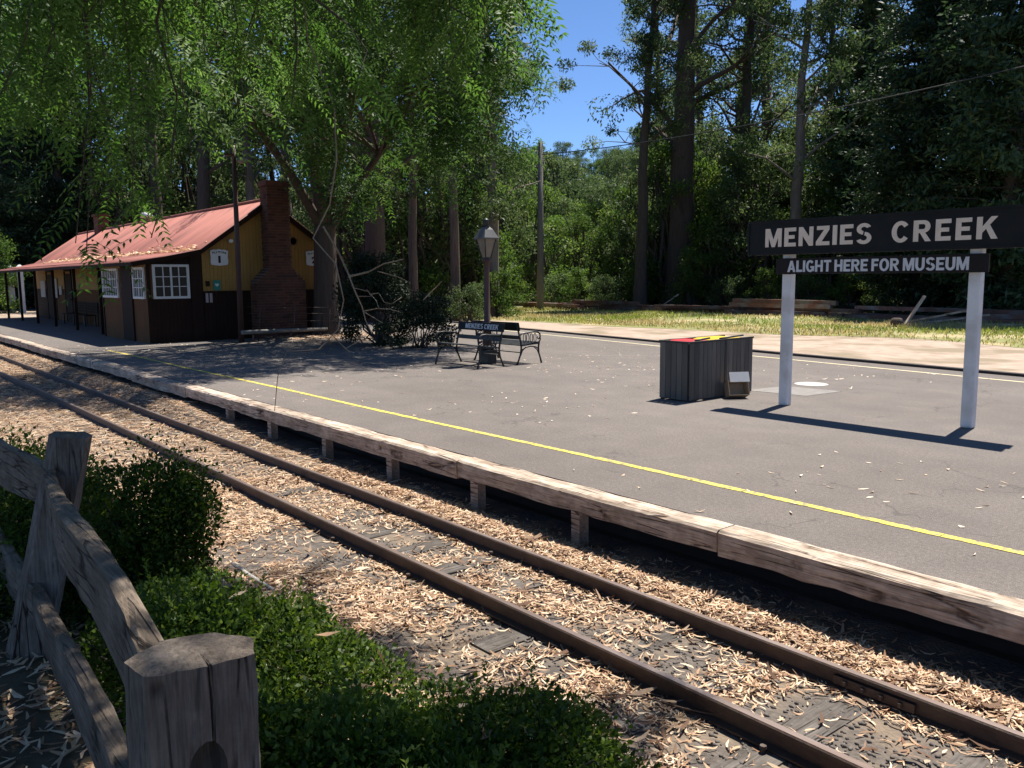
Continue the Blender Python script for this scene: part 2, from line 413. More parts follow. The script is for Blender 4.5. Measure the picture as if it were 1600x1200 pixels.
tag(link('ground', quadmesh('ground', V, Q, smooth=True), M_GROUND), kind='structure')

def sheet(name, x0, x1, y0f, y1f, nx, ny, dz, mt):
    xs = np.linspace(x0, x1, nx); T = np.linspace(0, 1, ny)
    X = np.repeat(xs[:, None], ny, 1); Y = y0f(xs)[:, None] * (1 - T) + y1f(xs)[:, None] * T
    V = np.stack([X, Y, gz(X, Y) + dz], -1).reshape(-1, 3)
    I, J = np.meshgrid(np.arange(nx - 1), np.arange(ny - 1), indexing='ij')
    Q = np.stack([I * ny + J, (I + 1) * ny + J, (I + 1) * ny + J + 1, I * ny + J + 1], -1).reshape(-1, 4)
    return tag(link(name, quadmesh(name, V, Q, smooth=True), mt), kind='structure')
sheet('track_bed', -75, 7, lambda x: 1.9 + 0.5 * (vnoise(x, x * 0, 0.7, 9) - .5) + 0.5 * sstep(-7, -3, x), lambda x: 0 * x + 5.2, 700, 30, 0.010, M_BALL)

def far_edge(x):          # outer edge of the island platform
    return np.interp(x, [-80, -45, -24, -15.8, -11.1, -5.6, 2, 14], [30, 23.5, 19.3, 17.9, 17.0, 16.2, 15.2, 13.6])
xs = np.linspace(-72, 14, 120)
b = MB()
poly = [(float(x), 5.03) for x in xs] + [(float(x), float(far_edge(x))) for x in xs[::-1]]
b.prism(poly, -0.13, 0.0, axis=2)
platform = tag(b.build('platform', M_ASPH), kind='structure')
MB().box(-72, 13, 5.32, 5.42, -.7, -.128).build('retaining_wall', mat('shade_toned_boards', (.04, .032, .027), (.06, .048, .04), 3, .95), platform)  # wall coloured dark to stand in for the shaded void under the edge
MB().box(-72, 13.5, 13.0, 13.3, -.7, -.128).build('retaining_wall', MATS['shade_toned_boards'], platform)
# timber coping of the platform edge: each beam and each short post is a piece of its own
joints = [7.5, 2.4, -0.6, -3.5, -6.62, -9.69, -12.1, -14.48, -17.6, -20.8, -24.1, -28.0, -32.0, -36.4, -41, -46, -51, -56]
for a, c in zip(joints[:-1], joints[1:]):
    n = 14; t = np.linspace(0, 1, n); X = (c + 0.008) + t * (a - c - 0.016)
    yb = 4.79 + 0.012 * (rng.random() - .5); sag = 0.020 * np.sin(t * math.pi) * (rng.random() - .3); zt = 0.012 + 0.014 * (rng.random() - .5)
    r1 = rng.normal(0, .0035, n); r2 = rng.normal(0, .005, n); r3 = rng.normal(0, .006, n)
    bm = MB(); Vv = []; Ff = []
    hgt = 0.165 + 0.02 * rng.random()
    for i in range(n):
        z1 = zt - sag[i]
        ring = [(yb + r2[i], z1 - hgt + r3[i]), (yb - .004 + r1[i], z1 - .02), (yb + .016 + abs(r1[i]) * 2, z1 + r1[i] * .6), (yb + .205 + r2[i], z1 + r2[i] * .4), (yb + .225, z1 - .012), (yb + .225, z1 - hgt)]
        Vv += [(X[i], y, z) for y, z in ring]
    for i in range(n - 1):
        for j in range(6): Ff.append((i * 6 + j, i * 6 + (j + 1) % 6, (i + 1) * 6 + (j + 1) % 6, (i + 1) * 6 + j))
    Ff += [tuple(range(5, -1, -1)), tuple((n - 1) * 6 + j for j in range(6))]
    bm.add(Vv, Ff).build('edge_beam', M_BEAM, platform)
me = MB().box(-.055, .055, -.05, .05, -.34, 0).mesh('support_post'); me.materials.append(M_BEAM)
for x in [-4.96, -6.38, -7.95, -9.5, -11.14, -12.7]:
    o = link('support_post', me, None, platform, (x, 4.862, -.165)); o.rotation_euler.z = rng.normal(0, .06)
# safety lines, worn and cracked across
def paintline(name, x0, x1, yf, w, mt, dz):
    Vv = []; Ff = []; x = x0; k = 0
    while x < x1:
        seg = rng.uniform(.35, 1.3); xe = min(x + seg, x1); n = max(3, int((xe - x) / .09))
        for i in range(n):
            xx = x + (xe - x) * i / (n - 1) - (0.004 if i == n - 1 else 0); y = float(yf(xx))
            Vv += [(xx + rng.normal(0, .003), y - w / 2 + rng.normal(0, .0035), dz), (xx + rng.normal(0, .003), y + w / 2 + rng.normal(0, .0035), dz)]
            if i: Ff.append((k + 2 * i - 2, k + 2 * i, k + 2 * i + 1, k + 2 * i - 1))
        k += 2 * n; x = xe + 0.004
    b = MB(); b.add(Vv, Ff)
    return b.build(name, mt, platform)
paintline('safety_line', -23.7, 8, lambda x: 5.90 + .012 * math.sin(x * .8), 0.08, M_YELLOW, 0.004)
paintline('safety_line', -40, 10, lambda x: far_edge(x) - 0.75, 0.10, M_PALEYEL, 0.004)
# dark timber edge of the far side
Vv = []; Ff = []
for i, x in enumerate(np.linspace(-60, 13, 90)):
    y = float(far_edge(x)); Vv += [(x, y + .002, -.6), (x, y + .002, .05), (x, y + .16, .05), (x, y + .16, -.6)]
    if i:
        for j in range(3): Ff.append((4 * i - 4 + j, 4 * i + j, 4 * i + j + 1, 4 * i - 3 + j))
MB().add(Vv, Ff).build('edge_beam', mat('dark_edge_timber', (0.035, 0.03, 0.027), (0.06, 0.05, 0.045), 4, .9), platform)
# worn lighter patches let into the asphalt
MB().lathe([(0.27, 0.0), (0.27, .005), (0.25, .008)], (-7.45, 12.67, 0.0), 28, False).build('inspection_cover', mat('pale_cover', (.44, .42, .39), (.36, .345, .32), 6, .8), platform)
MB().prism([(-7.75, 11.25), (-6.75, 11.35), (-6.65, 12.2), (-7.6, 12.15)], .0, .004, axis=2).build('concrete_patch', mat('pale_concrete', (.22, .205, .19), (.17, .16, .15), 7, .9), platform)

sheet('dirt_road', -90, 16, lambda x: far_edge(x) + .17, lambda x: 27.3 + 1.6 * (vnoise(x, 0 * x, 0.25, 3) - .5), 240, 14, 0.012, M_DIRT)
sheet('grass_verge', -95, 30, lambda x: 26.6 + 1.6 * (vnoise(x, 0 * x, 0.25, 3) - .5), lambda x: 0 * x + 43, 160, 30, 0.020, M_TURF)
sheet('dirt_yard', -110, -49.5, lambda x: 5.2 + 0 * x, lambda x: 27 + 0 * x, 40, 20, 0.46, M_DIRT)

# ------------------------------------------------------------------ railway track
track = empty('railway_track', (0, 0, -.45), 'narrow gauge railway track of two rusty rails on grey sleepers', 'railway track')
RT = -0.32
def rail_profile(y, z0):
    hw, fw_ = .026, .050
    p = [(-fw_, 0), (fw_, 0), (fw_, .010), (.010, .020), (.008, .078), (hw, .088), (hw, .106), (hw - .006, .112), (-hw + .006, .112), (-hw, .106), (-hw, .088), (-.008, .078), (-.010, .020), (-fw_, .010)]
    return [(y + a, z0 + c) for a, c in p]
for y in (3.345, 4.135):
    r_ = MB().prism(rail_profile(y, RT - .112), -72, 7.5, axis=0).build('rail', M_RAIL, track, (0, 0, .45))
    MB().box(-72, 7.5, y - .019, y + .019, RT + .0005, RT + .0025).build('running_surface', M_RAILTOP, r_)
sl_me = []
for k in range(5):
    b = MB(); n = 5
    L_ = .76 + .05 * rng.random(); w = .10 + .015 * rng.random()
    Vv = []; Ff = []
    for i, t in enumerate(np.linspace(-1, 1, n)):
        j1, j2 = rng.normal(0, .008, 2)
        Vv += [(-w + j1, t * L_, -.1), (-w + j1, t * L_, .0 + j2 * .3), (w + j2, t * L_, .0 - j1 * .3), (w + j2, t * L_, -.1)]
        if i:
            for j in range(4): Ff.append((4 * i - 4 + j, 4 * i - 4 + (j + 1) % 4, 4 * i + (j + 1) % 4, 4 * i + j))
    Ff += [(0, 1, 2, 3), tuple(4 * (n - 1) + j for j in (3, 2, 1, 0))]
    me = b.add(Vv, [f[::-1] for f in Ff]).mesh('sleeper'); me.materials.append(M_SLEEP); sl_me.append(me)
spike_me = MB().lathe([(.010, 0), (.010, .02), (.019, .02), (.016, .034)], (0, 0, 0), 8, False).mesh('rail_spike'); spike_me.materials.append(M_RAIL)
x = 4.2; k = 0
while x > -42:
    o = link('sleeper', sl_me[k % 5], None, track, (x, 3.74 + rng.normal(0, .03), .45 + RT - .112 - .003)); o.rotation_euler.z = rng.normal(0, .025)
    if x > -9:
        for y in (3.345 - .07, 3.345 + .07, 4.135 - .07, 4.135 + .07):
            if rng.random() < .8: link('rail_spike', spike_me, None, track, (x + rng.normal(0, .02), y, .45 + RT - .115))
    x -= .62 + rng.normal(0, .03); k += 1
for x, y in ((-2.0, 4.135), (-9.8, 3.345)):
    for s in (-1, 1):
        b = MB().box(x - .22, x + .22, y + s * .022 - .008, y + s * .022 + .008, RT - .088, RT - .04)
        for q in (-.15, -.05, .05, .15): b.lathe([(.013, -.012), (.013, .012)], (x + q, y + s * .036, RT - .064), 6, False)
        b.build('fishplate', M_RAIL, track, (0, 0, .45))
# fallen gum leaves over the track bed: nobody could count them
def litter(name, n, xr, yr, dens, Lr, Wr, segs, zoff, cols, label, zf=gz):
    X = rng.uniform(*xr, n); Y = rng.uniform(*yr, n)
    keep = rng.random(n) < dens(X, Y); X = X[keep]; Y = Y[keep]; n = len(X)
    Z = zf(X, Y) + zoff(X, Y, n)
    ya = rng.uniform(0, 2 * math.pi, n); L_ = rng.uniform(*Lr, n); W_ = rng.uniform(*Wr, n)
    tilt = rng.normal(0, .10, n); curl = rng.normal(0, .55, n); bend = rng.normal(0, 1.1, n); roll = rng.normal(0, .45, n)
    ts = np.linspace(0, 1, segs + 1); Vs = []
    for t in ts:
        a = ya + bend * (t - .5)
        cx = X + np.cos(ya + bend * (t - .5) * .5) * L_ * (t - .5); cyy = Y + np.sin(ya + bend * (t - .5) * .5) * L_ * (t - .5)
        cz = Z + np.sin(tilt) * L_ * (t - .5) + np.abs(curl) * L_ * .35 * ((t - .5) ** 2) * 2
        w = W_ * (math.sin(math.pi * min(max(t, .06), .94)) ** .7) * .5
        sx, sy, sz = -np.sin(a), np.cos(a), np.sin(roll)
        Vs.append(np.stack([cx + sx * w, cyy + sy * w, cz + sz * w], -1)); Vs.append(np.stack([cx - sx * w, cyy - sy * w, cz - sz * w], -1))
    k = 2 * (segs + 1); V = np.stack(Vs, 1).reshape(-1, 3)
    V[:, 2] = np.maximum(V[:, 2], np.repeat(zf(X, Y), k) + .003)
    base = np.arange(n)[:, None] * k
    Q = np.concatenate([base + np.array([2 * i, 2 * i + 1, 2 * i + 3, 2 * i + 2]) for i in range(segs)], 0)
    var = np.repeat(rng.random(n), k)
    o = link(name, quadmesh(name, V, Q, var, smooth=False), cols)
    return tag(o, label, 'leaf litter', kind='stuff')
M_LITTER = leafmat('dry_gum_leaf', [(0.21, 0.105, 0.06), (0.44, 0.275, 0.16), (0.62, 0.44, 0.28), (0.76, 0.62, 0.45), (0.47, 0.28, 0.165)], .15, .6, .3)
def dens_near(X, Y):
    d = 0.20 + 0 * X
    nz = vnoise(X, Y, 1.5, 11) * .6 + vnoise(X, Y, 4.0, 12) * .4
    d = np.where((Y > 4.17) & (Y < 4.78), np.clip(.25 + 1.2 * sstep(4.2, 4.42, Y) + (nz - .5) * 1.2, 0, 1), d)
    d = np.where((Y > 3.38) & (Y < 4.10), np.clip(.26 + 2.6 * (nz - .47), .05, 1) + .5 * np.exp(-((Y - 4.06) / .05) ** 2) + .3 * np.exp(-((Y - 3.42) / .05) ** 2), d)
    d = np.where(Y <= 3.31, np.clip(.34 + 2.6 * (nz - .46), .06, 1), d)
    d = d + 1.3 * sstep(-6.0, -10.5, X) * (.35 + .9 * nz)
    d = np.where(Y > 4.78, .10, d)
    d = np.where(np.abs(Y - 3.345) < .03, 0, d); d = np.where(np.abs(Y - 4.135) < .03, 0, d)
    return np.clip(d, 0, 1)
stack = lambda X, Y, n: .014 + .028 * rng.random(n) * (vnoise(X, Y, 1.5, 11) + .3)
litter('leaf_litter', 135000, (-9, 4.5), (1.75, 5.0), dens_near, (.035, .10), (.007, .014), 3, stack, M_LITTER, 'pale dry gum leaves strewn thickly over the near track bed')
litter('leaf_litter', 120000, (-34, -8.5), (-1.5, 4.95), dens_near, (.08, .15), (.018, .034), 1, stack, M_LITTER, 'dry gum leaves carpeting the track bed farther along the line')
M_BARKBIT = leafmat('shed_bark', [(.10, .055, .035), (.19, .11, .07), (.30, .20, .135), (.42, .31, .22)], .05, .8, .2)
litter('shed_bark', 5200, (-9, 4.5), (1.75, 4.9), dens_near, (.05, .20), (.012, .030), 3, lambda X, Y, n: .022 + .03 * rng.random(n), M_BARKBIT, 'brown curls of shed bark and old leaves on the track bed')
# loose stones between the sleepers
M_STONE = mat('ballast_stone', (0.085, 0.074, 0.066), (0.15, 0.132, 0.118), 9, .9)
n = 11000; X = rng.uniform(-6, 4.2, n); Y = rng.uniform(2.3, 4.4, n); s = rng.uniform(.006, .019, n)
oc = np.array([(1, 0, 0), (0, 1, 0), (-1, 0, 0), (0, -1, 0), (0, 0, 1), (0, 0, -1)], float)
V = (np.stack([X, Y, gz(X, Y) + .012], -1)[:, None] + oc[None] * s[:, None, None] * rng.uniform(.5, 1.3, (n, 6, 1))).reshape(-1, 3)
tri = np.array([(0, 1, 4), (1, 2, 4), (2, 3, 4), (3, 0, 4), (1, 0, 5), (2, 1, 5), (3, 2, 5), (0, 3, 5)])
F = (np.arange(n)[:, None, None] * 6 + tri[None]).reshape(-1, 3)
tag(link('ballast_stones', quadmesh('ballast_stones', V, F), M_STONE), 'loose grey ballast stones between the rails', 'gravel', kind='stuff')
# few leaves blown over the asphalt
flat = lambda X, Y: 0 * np.asarray(X)
litter('scattered_leaves', 3800, (-26, 5), (5.1, 15.5), lambda X, Y: .10 + .9 * (vnoise(X, Y, .5, 21) - .4) + .18 * sstep(-6, -14, X), (.04, .10), (.010, .022), 2, lambda X, Y, n: .006 + 0 * X, leafmat('bleached_leaf', [(.40, .27, .17), (.62, .50, .37), (.72, .62, .5)], .15), 'bleached leaves scattered over the asphalt platform', flat)
ps_ = MB().tube([(-6.15, 2.32, float(gz(-6.15, 2.32)) + .05), (-5.8, 2.28, float(gz(-5.8, 2.28)) + .06), (-5.45, 2.33, float(gz(-5.45, 2.33)) + .045)], [.016, .018, .014], 8)
tag(ps_.build('pale_stick', mat('bleached_stick', (.55, .52, .47), (.42, .39, .35), 6, .8)), 'bleached pale stick lying on the leaves beside the hedge', 'stick')
# twigs on the track bed
b = MB()
for k in range(46):
    x, y = rng.uniform(-6, 3.5), rng.uniform(2.3, 4.7); a = rng.uniform(0, 6.3); L_ = rng.uniform(.12, .5); bd = rng.normal(0, .5)
    pts = [(x + math.cos(a + bd * t) * L_ * t, y + math.sin(a + bd * t) * L_ * t, float(gz(x, y)) + .03 + .015 * math.sin(3 * t)) for t in (0, .35, .7, 1)]
    b.tube(pts, [.006, .005, .004, .002], 5)
tag(b.build('fallen_twigs', mat('twig', (0.15, .10, .07), (.09, .06, .045), 8, .9)), 'thin brown twigs lying among the leaves on the track', 'twigs', kind='stuff')
# ------------------------------------------------------------------ station building
M_OCHRE = mat('ochre_boards', (0.36, 0.20, 0.045), (0.29, 0.16, 0.038), 2.5, .7, .15, 20, stretch=(1, 1, .3))
M_BROWN = mat('brown_boards', (0.030, 0.016, 0.011), (0.020, 0.011, 0.008), 2.5, .75, .15, 20, stretch=(1, 1, .3), spec=.12)
M_TAN = mat('tan_brown_paint', (0.135, 0.064, 0.028), (0.10, 0.048, 0.022), 2.0, .8, stretch=(1, 1, .4), spec=.1)
M_ROOF = mat('red_corrugated_iron', (0.245, 0.09, 0.072), (0.32, 0.125, 0.10), 0.8, .65, 0, 1, stretch=(2.2, .35, 1), spec=.3, c3=(0.19, 0.078, 0.064), s3=.5)
M_BRICK = mat('red_brick', (0.095, 0.042, 0.030), (0.14, 0.062, 0.042), 7, .9, .4, 40)
M_MORTAR = mat('mortar', (0.15, 0.115, 0.09), (0.10, 0.08, 0.065), 9, .95)
M_GLASS = mat('dark_window_glass', (0.02, 0.022, 0.024), (0.03, 0.032, 0.034), 2, .12, spec=.2)
BX0, BX1, BYF, BYB, RIDY, RIDZ, KZ = -49.0, -25.3, 9.0, 13.4, 11.2, 4.28, 2.72
EY, EZ, BAYY, BAYX = 7.0, 2.33, 7.45, -30.0
bld = empty('station_building', ((BX0 + BX1) / 2, RIDY, 0), 'long timber station building with red iron roof and verandah', 'building')
BL = (-(BX0 + BX1) / 2, -RIDY, 0)      # parts are modelled in world coordinates
def bp(mb, name, mt, parent=None, bevel=0.0):
    return mb.build(name, mt, parent or bld, BL if parent is None else None, bevel)
def roofz(y):
    if y < BYF: return EZ + (KZ - EZ) * (y - EY) / (BYF - EY)
    if y < RIDY: return KZ + (RIDZ - KZ) * (y - BYF) / (RIDY - BYF)
    return RIDZ - (RIDZ - KZ) * (y - RIDY) / (BYB - RIDY)
# core walls (set 2 cm behind the boards)
w = MB(); w.prism([(BYF, 0), (BYB, 0), (BYB, KZ - .06), (RIDY, RIDZ - .08), (BYF, KZ - .06)], BX0, BX1 - .02, axis=0)
wall = bp(w, 'wall', M_TAN)
w = MB(); w.prism([(BAYY, 0), (BYF - .002, 0), (BYF - .002, KZ - .08), (BAYY, EZ + .02)], BAYX, BX1 - .02, axis=0)
bay = bp(w, 'bay_wall', M_TAN)
# upright lining boards on the gable end (one mesh per colour, each board with its own edges)
lo = MB(); hi = MB(); y = BAYY
while y < BYB - .01:
    y1 = min(y + .115, BYB); t = .012 + .006 * rng.random()
    z1 = min(roofz(y), roofz(y1)) - .07
    inbay = y < BYF - .05
    zs = 1.46
    if inbay:
        lo.box(BX1 - .02, BX1 - .02 + t, y + .003, y1 - .003, 0, 1.28)
        if z1 > 2.29: lo.box(BX1 - .02, BX1 - .02 + t, y + .003, y1 - .003, 2.27, z1)
        if y < 7.55 or y1 > 8.70: lo.box(BX1 - .02, BX1 - .02 + t, y + .003, y1 - .003, 1.282, 2.268)
    else:
        lo.box(BX1 - .02, BX1 - .02 + t, y + .003, y1 - .003, 0, zs - .002)
        hi.box(BX1 - .02, BX1 - .02 + t, y + .003, y1 - .003, zs, z1)
    y = y1
tag(bp(lo, 'lower_boards', M_BROWN), kind='stuff'); tag(bp(hi, 'upper_boards', M_OCHRE), kind='stuff')
bp(MB().box(BX1, BX1 + .035, BYF - .30, BYF + .02, 0, KZ - .12), 'corner_board', M_BROWN)
bp(MB().box(BX1, BX1 + .03, BYF + .022, BYB, 1.44, 1.485), 'dado_rail', M_BROWN)
# front wall: ochre above, brown below, behind the verandah
bp(MB().box(BX0, BAYX, BYF - .02, BYF - .002, 1.46, KZ - .1), 'upper_boards', M_OCHRE)
bp(MB().box(BX0, -44.5, BYF - .024, BYF - .002, 0, 1.458), 'lower_boards', M_BROWN)
for x0, x1 in ((-46.2, -45.1), (-42.4, -41.3)):
    dr = bp(MB().box(x0, x1, BYF - .05, BYF - .022, 0.02, 2.15), 'door', M_BROWN, bevel=.01)
    MB().box(x0 - .1, x0 - .005, BYF - .07, BYF - .02, 0, 2.25).box(x1 + .005, x1 + .1, BYF - .07, BYF - .02, 0, 2.25).box(x0 - .1, x1 + .1, BYF - .07, BYF - .02, 2.252, 2.35).build('door_frame', M_BROWN, dr)
    MB().lathe([(.025, -.03), (.03, .03)], (x1 - .12, BYF - .09, 1.0), 10).build('door_knob', M_IRON, dr)
for x0, x1, z0, z1 in ((-47.6, -46.6, 1.05, 1.85), (-44.6, -44.0, 1.05, 1.95), (-43.6, -43.1, 1.2, 1.6)):
    nb = bp(MB().box(x0, x1, BYF - .075, BYF - .045, z0, z1), 'notice_board', mat('notice_paper', (.5, .47, .42), (.36, .33, .3), 12, .8))
# verandah posts, beam, eave trim
for x in (-31.0, -34.55, -38.1, -41.6, -45.1, -48.6):
    bp(MB().box(x - .05, x + .05, 7.55, 7.65, 0, EZ + .06), 'verandah_post', M_BROWN, bevel=.008)
bp(MB().box(BX0, BAYX - .01, 7.54, 7.66, EZ + .062, EZ + .125), 'verandah_beam', M_BROWN)
bp(MB().box(BX0 - .15, BX1 + .14, EY + .03, EY + .055, EZ - .10, EZ - .005), 'fascia', M_BROWN)
# corrugated roof: real corrugations running down the slope
def corr(name, rows, x0, x1, mt):
    nx = int((x1 - x0) / .0235); xs = np.linspace(x0, x1, nx); Vv = []
    for (yy, zz) in rows:
        Vv.append(np.stack([xs, np.full(nx, yy), zz + .010 * np.sin(xs * 2 * math.pi / .094) + .006 * np.sin(xs * .9 + yy)], -1))
    V = np.concatenate(Vv); r = len(rows)
    Q = np.concatenate([np.stack([np.arange(nx - 1) + i * nx, np.arange(1, nx) + i * nx, np.arange(1, nx) + (i + 1) * nx, np.arange(nx - 1) + (i + 1) * nx], -1) for i in range(r - 1)])
    o = link(name, quadmesh(name, V, Q, smooth=True), mt, bld, BL)
    sd = o.modifiers.new('thickness', 'SOLIDIFY'); sd.thickness = .006; sd.offset = -1
    return o
roof = corr('roof', [(EY, EZ), (8.0, roofz(8.0) - .012), (BYF - .02, KZ + .0), (BYF + .02, KZ + .02), (RIDY, RIDZ)], BX0 - .15, BX1 + .16, M_ROOF)
corr('roof', [(RIDY, RIDZ), (BYB + .3, roofz(BYB + .3))], BX0 - .15, BX1 + .16, M_ROOF)
MB().tube([(BX0 - .16, RIDY, RIDZ + .012), (BX1 + .165, RIDY, RIDZ + .012)], .055, 8).build('ridge_cap', M_ROOF, roof)
bb = MB()
for pts in ([(EY + .06, EZ - .13), (EY + .06, EZ - .02), (BYF, KZ - .02), (BYF, KZ - .15)], [(BYF + .003, KZ - .15), (BYF + .003, KZ - .02), (RIDY - .003, RIDZ - .03), (RIDY - .003, RIDZ - .20)], [(RIDY + .003, RIDZ - .20), (RIDY + .003, RIDZ - .03), (BYB + .28, roofz(BYB + .28) - .03), (BYB + .28, roofz(BYB + .28) - .2)]):
    bb.prism(pts, BX1 + .115, BX1 + .145, axis=0)
bp(bb, 'barge_board', M_BROWN)
# leaves lying in the angle of the roof
n = 1500; X = rng.uniform(-45, -25.4, n); Y = BYF - .12 + rng.normal(0, .14, n)
Z = np.array([roofz(min(max(q, EY), RIDY)) for q in Y]) + .025
V, Q = leafquads(np.stack([X, Y, Z], -1), np.stack([rng.normal(size=n), rng.normal(size=n), 0 * X + .1], -1), .16, .05)
tag(link('roof_leaves', quadmesh('roof_leaves', V, Q, np.repeat(rng.random(n), 4)), M_LITTER), 'dry leaves caught along the fold of the red roof', 'leaf litter', kind='stuff')
# windows: frame, bars and each pane
def window(axis_, a0, a1, z0, z1, plane, cols, rows, out):
    """axis_ 'y': on the gable (plane is X, facing +X); 'x': on the bay front (plane is Y, facing -Y)"""
    def bx(mb, p0, p1, q0, q1, d0, d1):
        if axis_ == 'y': mb.box(plane + d0, plane + d1, p0, p1, q0, q1)
        else: mb.box(p0, p1, plane - d1, plane - d0, q0, q1)
        return mb
    f = MB(); fwid = .07
    bx(f, a0, a1, z0, z0 + fwid, 0, .055); bx(f, a0, a1, z1 - fwid, z1, 0, .055)
    bx(f, a0, a0 + fwid, z0 + fwid, z1 - fwid, 0, .054); bx(f, a1 - fwid, a1, z0 + fwid, z1 - fwid, 0, .054)
    win = bp(f, 'window', M_WHITE)
    ia, ib, ja, jb = a0 + fwid, a1 - fwid, z0 + fwid, z1 - fwid
    g = MB()
    for i in range(1, cols):
        p = ia + (ib - ia) * i / cols; hw = .026 if i * 2 == cols else .012
        bx(g, p - hw, p + hw, ja, jb, .006, .044)
    for j in range(1, rows):
        q = ja + (jb - ja) * j / rows; bx(g, ia, ib, q - .012, q + .012, .004, .040)
    g.build('glazing_bars', M_WHITE, win)
    for i in range(cols):
        for j in range(rows):
            p0 = ia + (ib - ia) * i / cols; q0 = ja + (jb - ja) * j / rows
            bx(MB(), p0 + .002, p0 + (ib - ia) / cols - .002, q0 + .002, q0 + (jb - ja) / rows - .002, -.004, .003).build('pane', M_GLASS, win)
window('y', 7.62, 8.66, 1.28, 2.27, BX1 - .012, 4, 3, 1)
window('x', -29.85, -28.1, 1.28, 2.2, BAYY - .003, 6, 3, 1)
window('x', -26.5, -25.42, 1.28, 2.2, BAYY - .003, 4, 3, 1)
bp(MB().box(-27.75, -26.65, BAYY - .05, BAYY - .004, 0, 2.25), 'bay_door', M_BROWN, bevel=.008)
bp(MB().box(BAYX, -27.78, BAYY - .02, BAYY - .003, 2.202, EZ - .01).box(-26.62, BX1, BAYY - .02, BAYY - .003, 2.202, EZ - .01), 'bay_lintel', M_OCHRE)
bp(MB().box(BAYX - .05, BAYX + .06, BAYY - .03, BAYY + .04, 0, EZ), 'corner_board', M_BROWN)
# shields with the platform numbers, notices, vent, lamp on the gable wall
def shield(y0, y1, z0, z1, num, label):
    cyy, h, hw = (y0 + y1) / 2, z1 - z0, (y1 - y0) / 2
    P = [(-.93, .02), (-.55, -.02), (0, -.05), (.55, -.02), (.93, .02), (1.0, .18), (.96, .5), (1.0, .80), (1.02, .92), (.82, .95), (.6, 1.0), (.3, .985), (0, 1.03), (-.3, .985), (-.6, 1.0), (-.82, .95), (-1.02, .92), (-1.0, .80), (-.96, .5), (-1.0, .18)]
    s = MB().prism([(cyy + a * hw, z0 + c * h) for a, c in P], BX1 + .008, BX1 + .028, axis=0)
    e = bp(s, 'platform_shield', mat('enamel_white', (.72, .72, .70), (.62, .61, .58), 5, .4))
    e['label'] = label
    F = facing(1, 0)
    for i, ch in enumerate('PLATFORM'):
        a = (i - 3.5) * .2; rot = Matrix.Rotation(-a * .32, 3, 'Z')
        text('lettering', ch, M_BLACKINK, e, (BX1 + .031, cyy + a * hw * .98, z0 + h * (.83 - .10 * a * a)), h * .13, hw * .155, F @ rot, .003, .03)
    text('numeral', num, M_BLACKINK, e, (BX1 + .031, cyy, z0 + h * .36), h * .46, hw * (.55 if num != '1' else .26), F, .003, .05)
shield(9.32, 9.86, 2.26, 2.72, '1', 'white shield sign reading PLATFORM 1')
shield(12.42, 12.96, 2.26, 2.72, '2', 'white shield sign reading PLATFORM 2')
gs = bp(MB().box(BX1 + .006, BX1 + .02, 9.37, 9.58, 1.51, 1.80), 'first_aid_sign', mat('teal_sign', (.02, .22, .16), (.02, .2, .15), 3, .5))
MB().prism([(9.475 + .06 * math.sin(t) ** 3, 1.665 + .055 * (.8125 * math.cos(t) - .3125 * math.cos(2 * t) - .125 * math.cos(3 * t))) for t in np.linspace(0, 2 * math.pi, 22)[:-1]], BX1 + .021, BX1 + .024, axis=0).build('heart_symbol', M_WHITE, gs)
for y in (9.12, 9.24):
    bp(MB().box(BX1 + .006, BX1 + .016, y, y + .08, 1.14, 1.42), 'paper_notice', mat('pink_paper', (.42, .33, .31), (.38, .3, .28), 4, .8))
bp(MB().box(BX1 + .006, BX1 + .05, 9.14, 9.25, 1.62, 1.78), 'meter_box', M_BROWN)
v_ = MB(); [v_.tube([(BX1 + .01, 12.0, 3.02 + .001 * k), (BX1 + .03, 12.0, 3.02 + .001 * k)], .13 - .03 * k, 14) for k in range(3)]
bp(v_, 'round_vent', mat('vent_wood', (.10, .055, .03), (.07, .04, .02), 8, .8))
bp(MB().lathe([(.02, .06), (.07, .03), (.075, -.03), (.03, -.06)], (BX1 + .08, 9.95, 2.98), 12), 'wall_lamp', M_WHITE)
# brick chimney on the gable: wide base, sloping shoulders, tall stack; every brick its own block
CX0, CX1 = BX1 + .012, BX1 + .56
ch = empty('chimney', (0, 0, 0)); ch.parent = bld; ch.location = BL
def half(z):
    if z < 1.76: return .80
    if z < 2.20: return .80 - (z - 1.76) / .44 * .44
    return .36
CY = 11.31
core = MB(); core.prism([(CY - .79, 0), (CY + .79, 0), (CY + .79, 1.74), (CY + .35, 2.18), (CY + .35, 4.66), (CY - .35, 4.66), (CY - .35, 2.18), (CY - .79, 1.74)], CX0, CX1 - .008, axis=0)
core.build('mortar_core', M_MORTAR, ch)
bv = []; bk = MB(); z = 0.004; row = 0; bh, bw = .074, .218
while z < 4.66:
    h2 = half(z + bh); off = (row % 2) * .115
    y = CY - h2 - off
    while y < CY + h2 - .02:
        a, c = max(y, CY - h2), min(y + bw, CY + h2)
        if c - a > .04: bv.append(rng.random()); bk.box(CX1 - .05, CX1 + rng.uniform(0, .004), a, c, z, z + bh)
        y += bw + .011
    for sgn in (-1, 1):
        yo = CY + sgn * h2; x = CX0 + .003 + off * .5
        while x < CX1 - .06:
            c = min(x + bw, CX1 - .055)
            if c - x > .04: bv.append(rng.random()); bk.box(x, c, min(yo, yo - sgn * .05), max(yo, yo - sgn * .05), z, z + bh)
            x += bw + .011
    z += bh + .011; row += 1
M_BRICKV = leafmat('old_brick', [(.060, .030, .023), (.10, .043, .030), (.135, .058, .039), (.085, .044, .034)], 0.0, .9, .2)
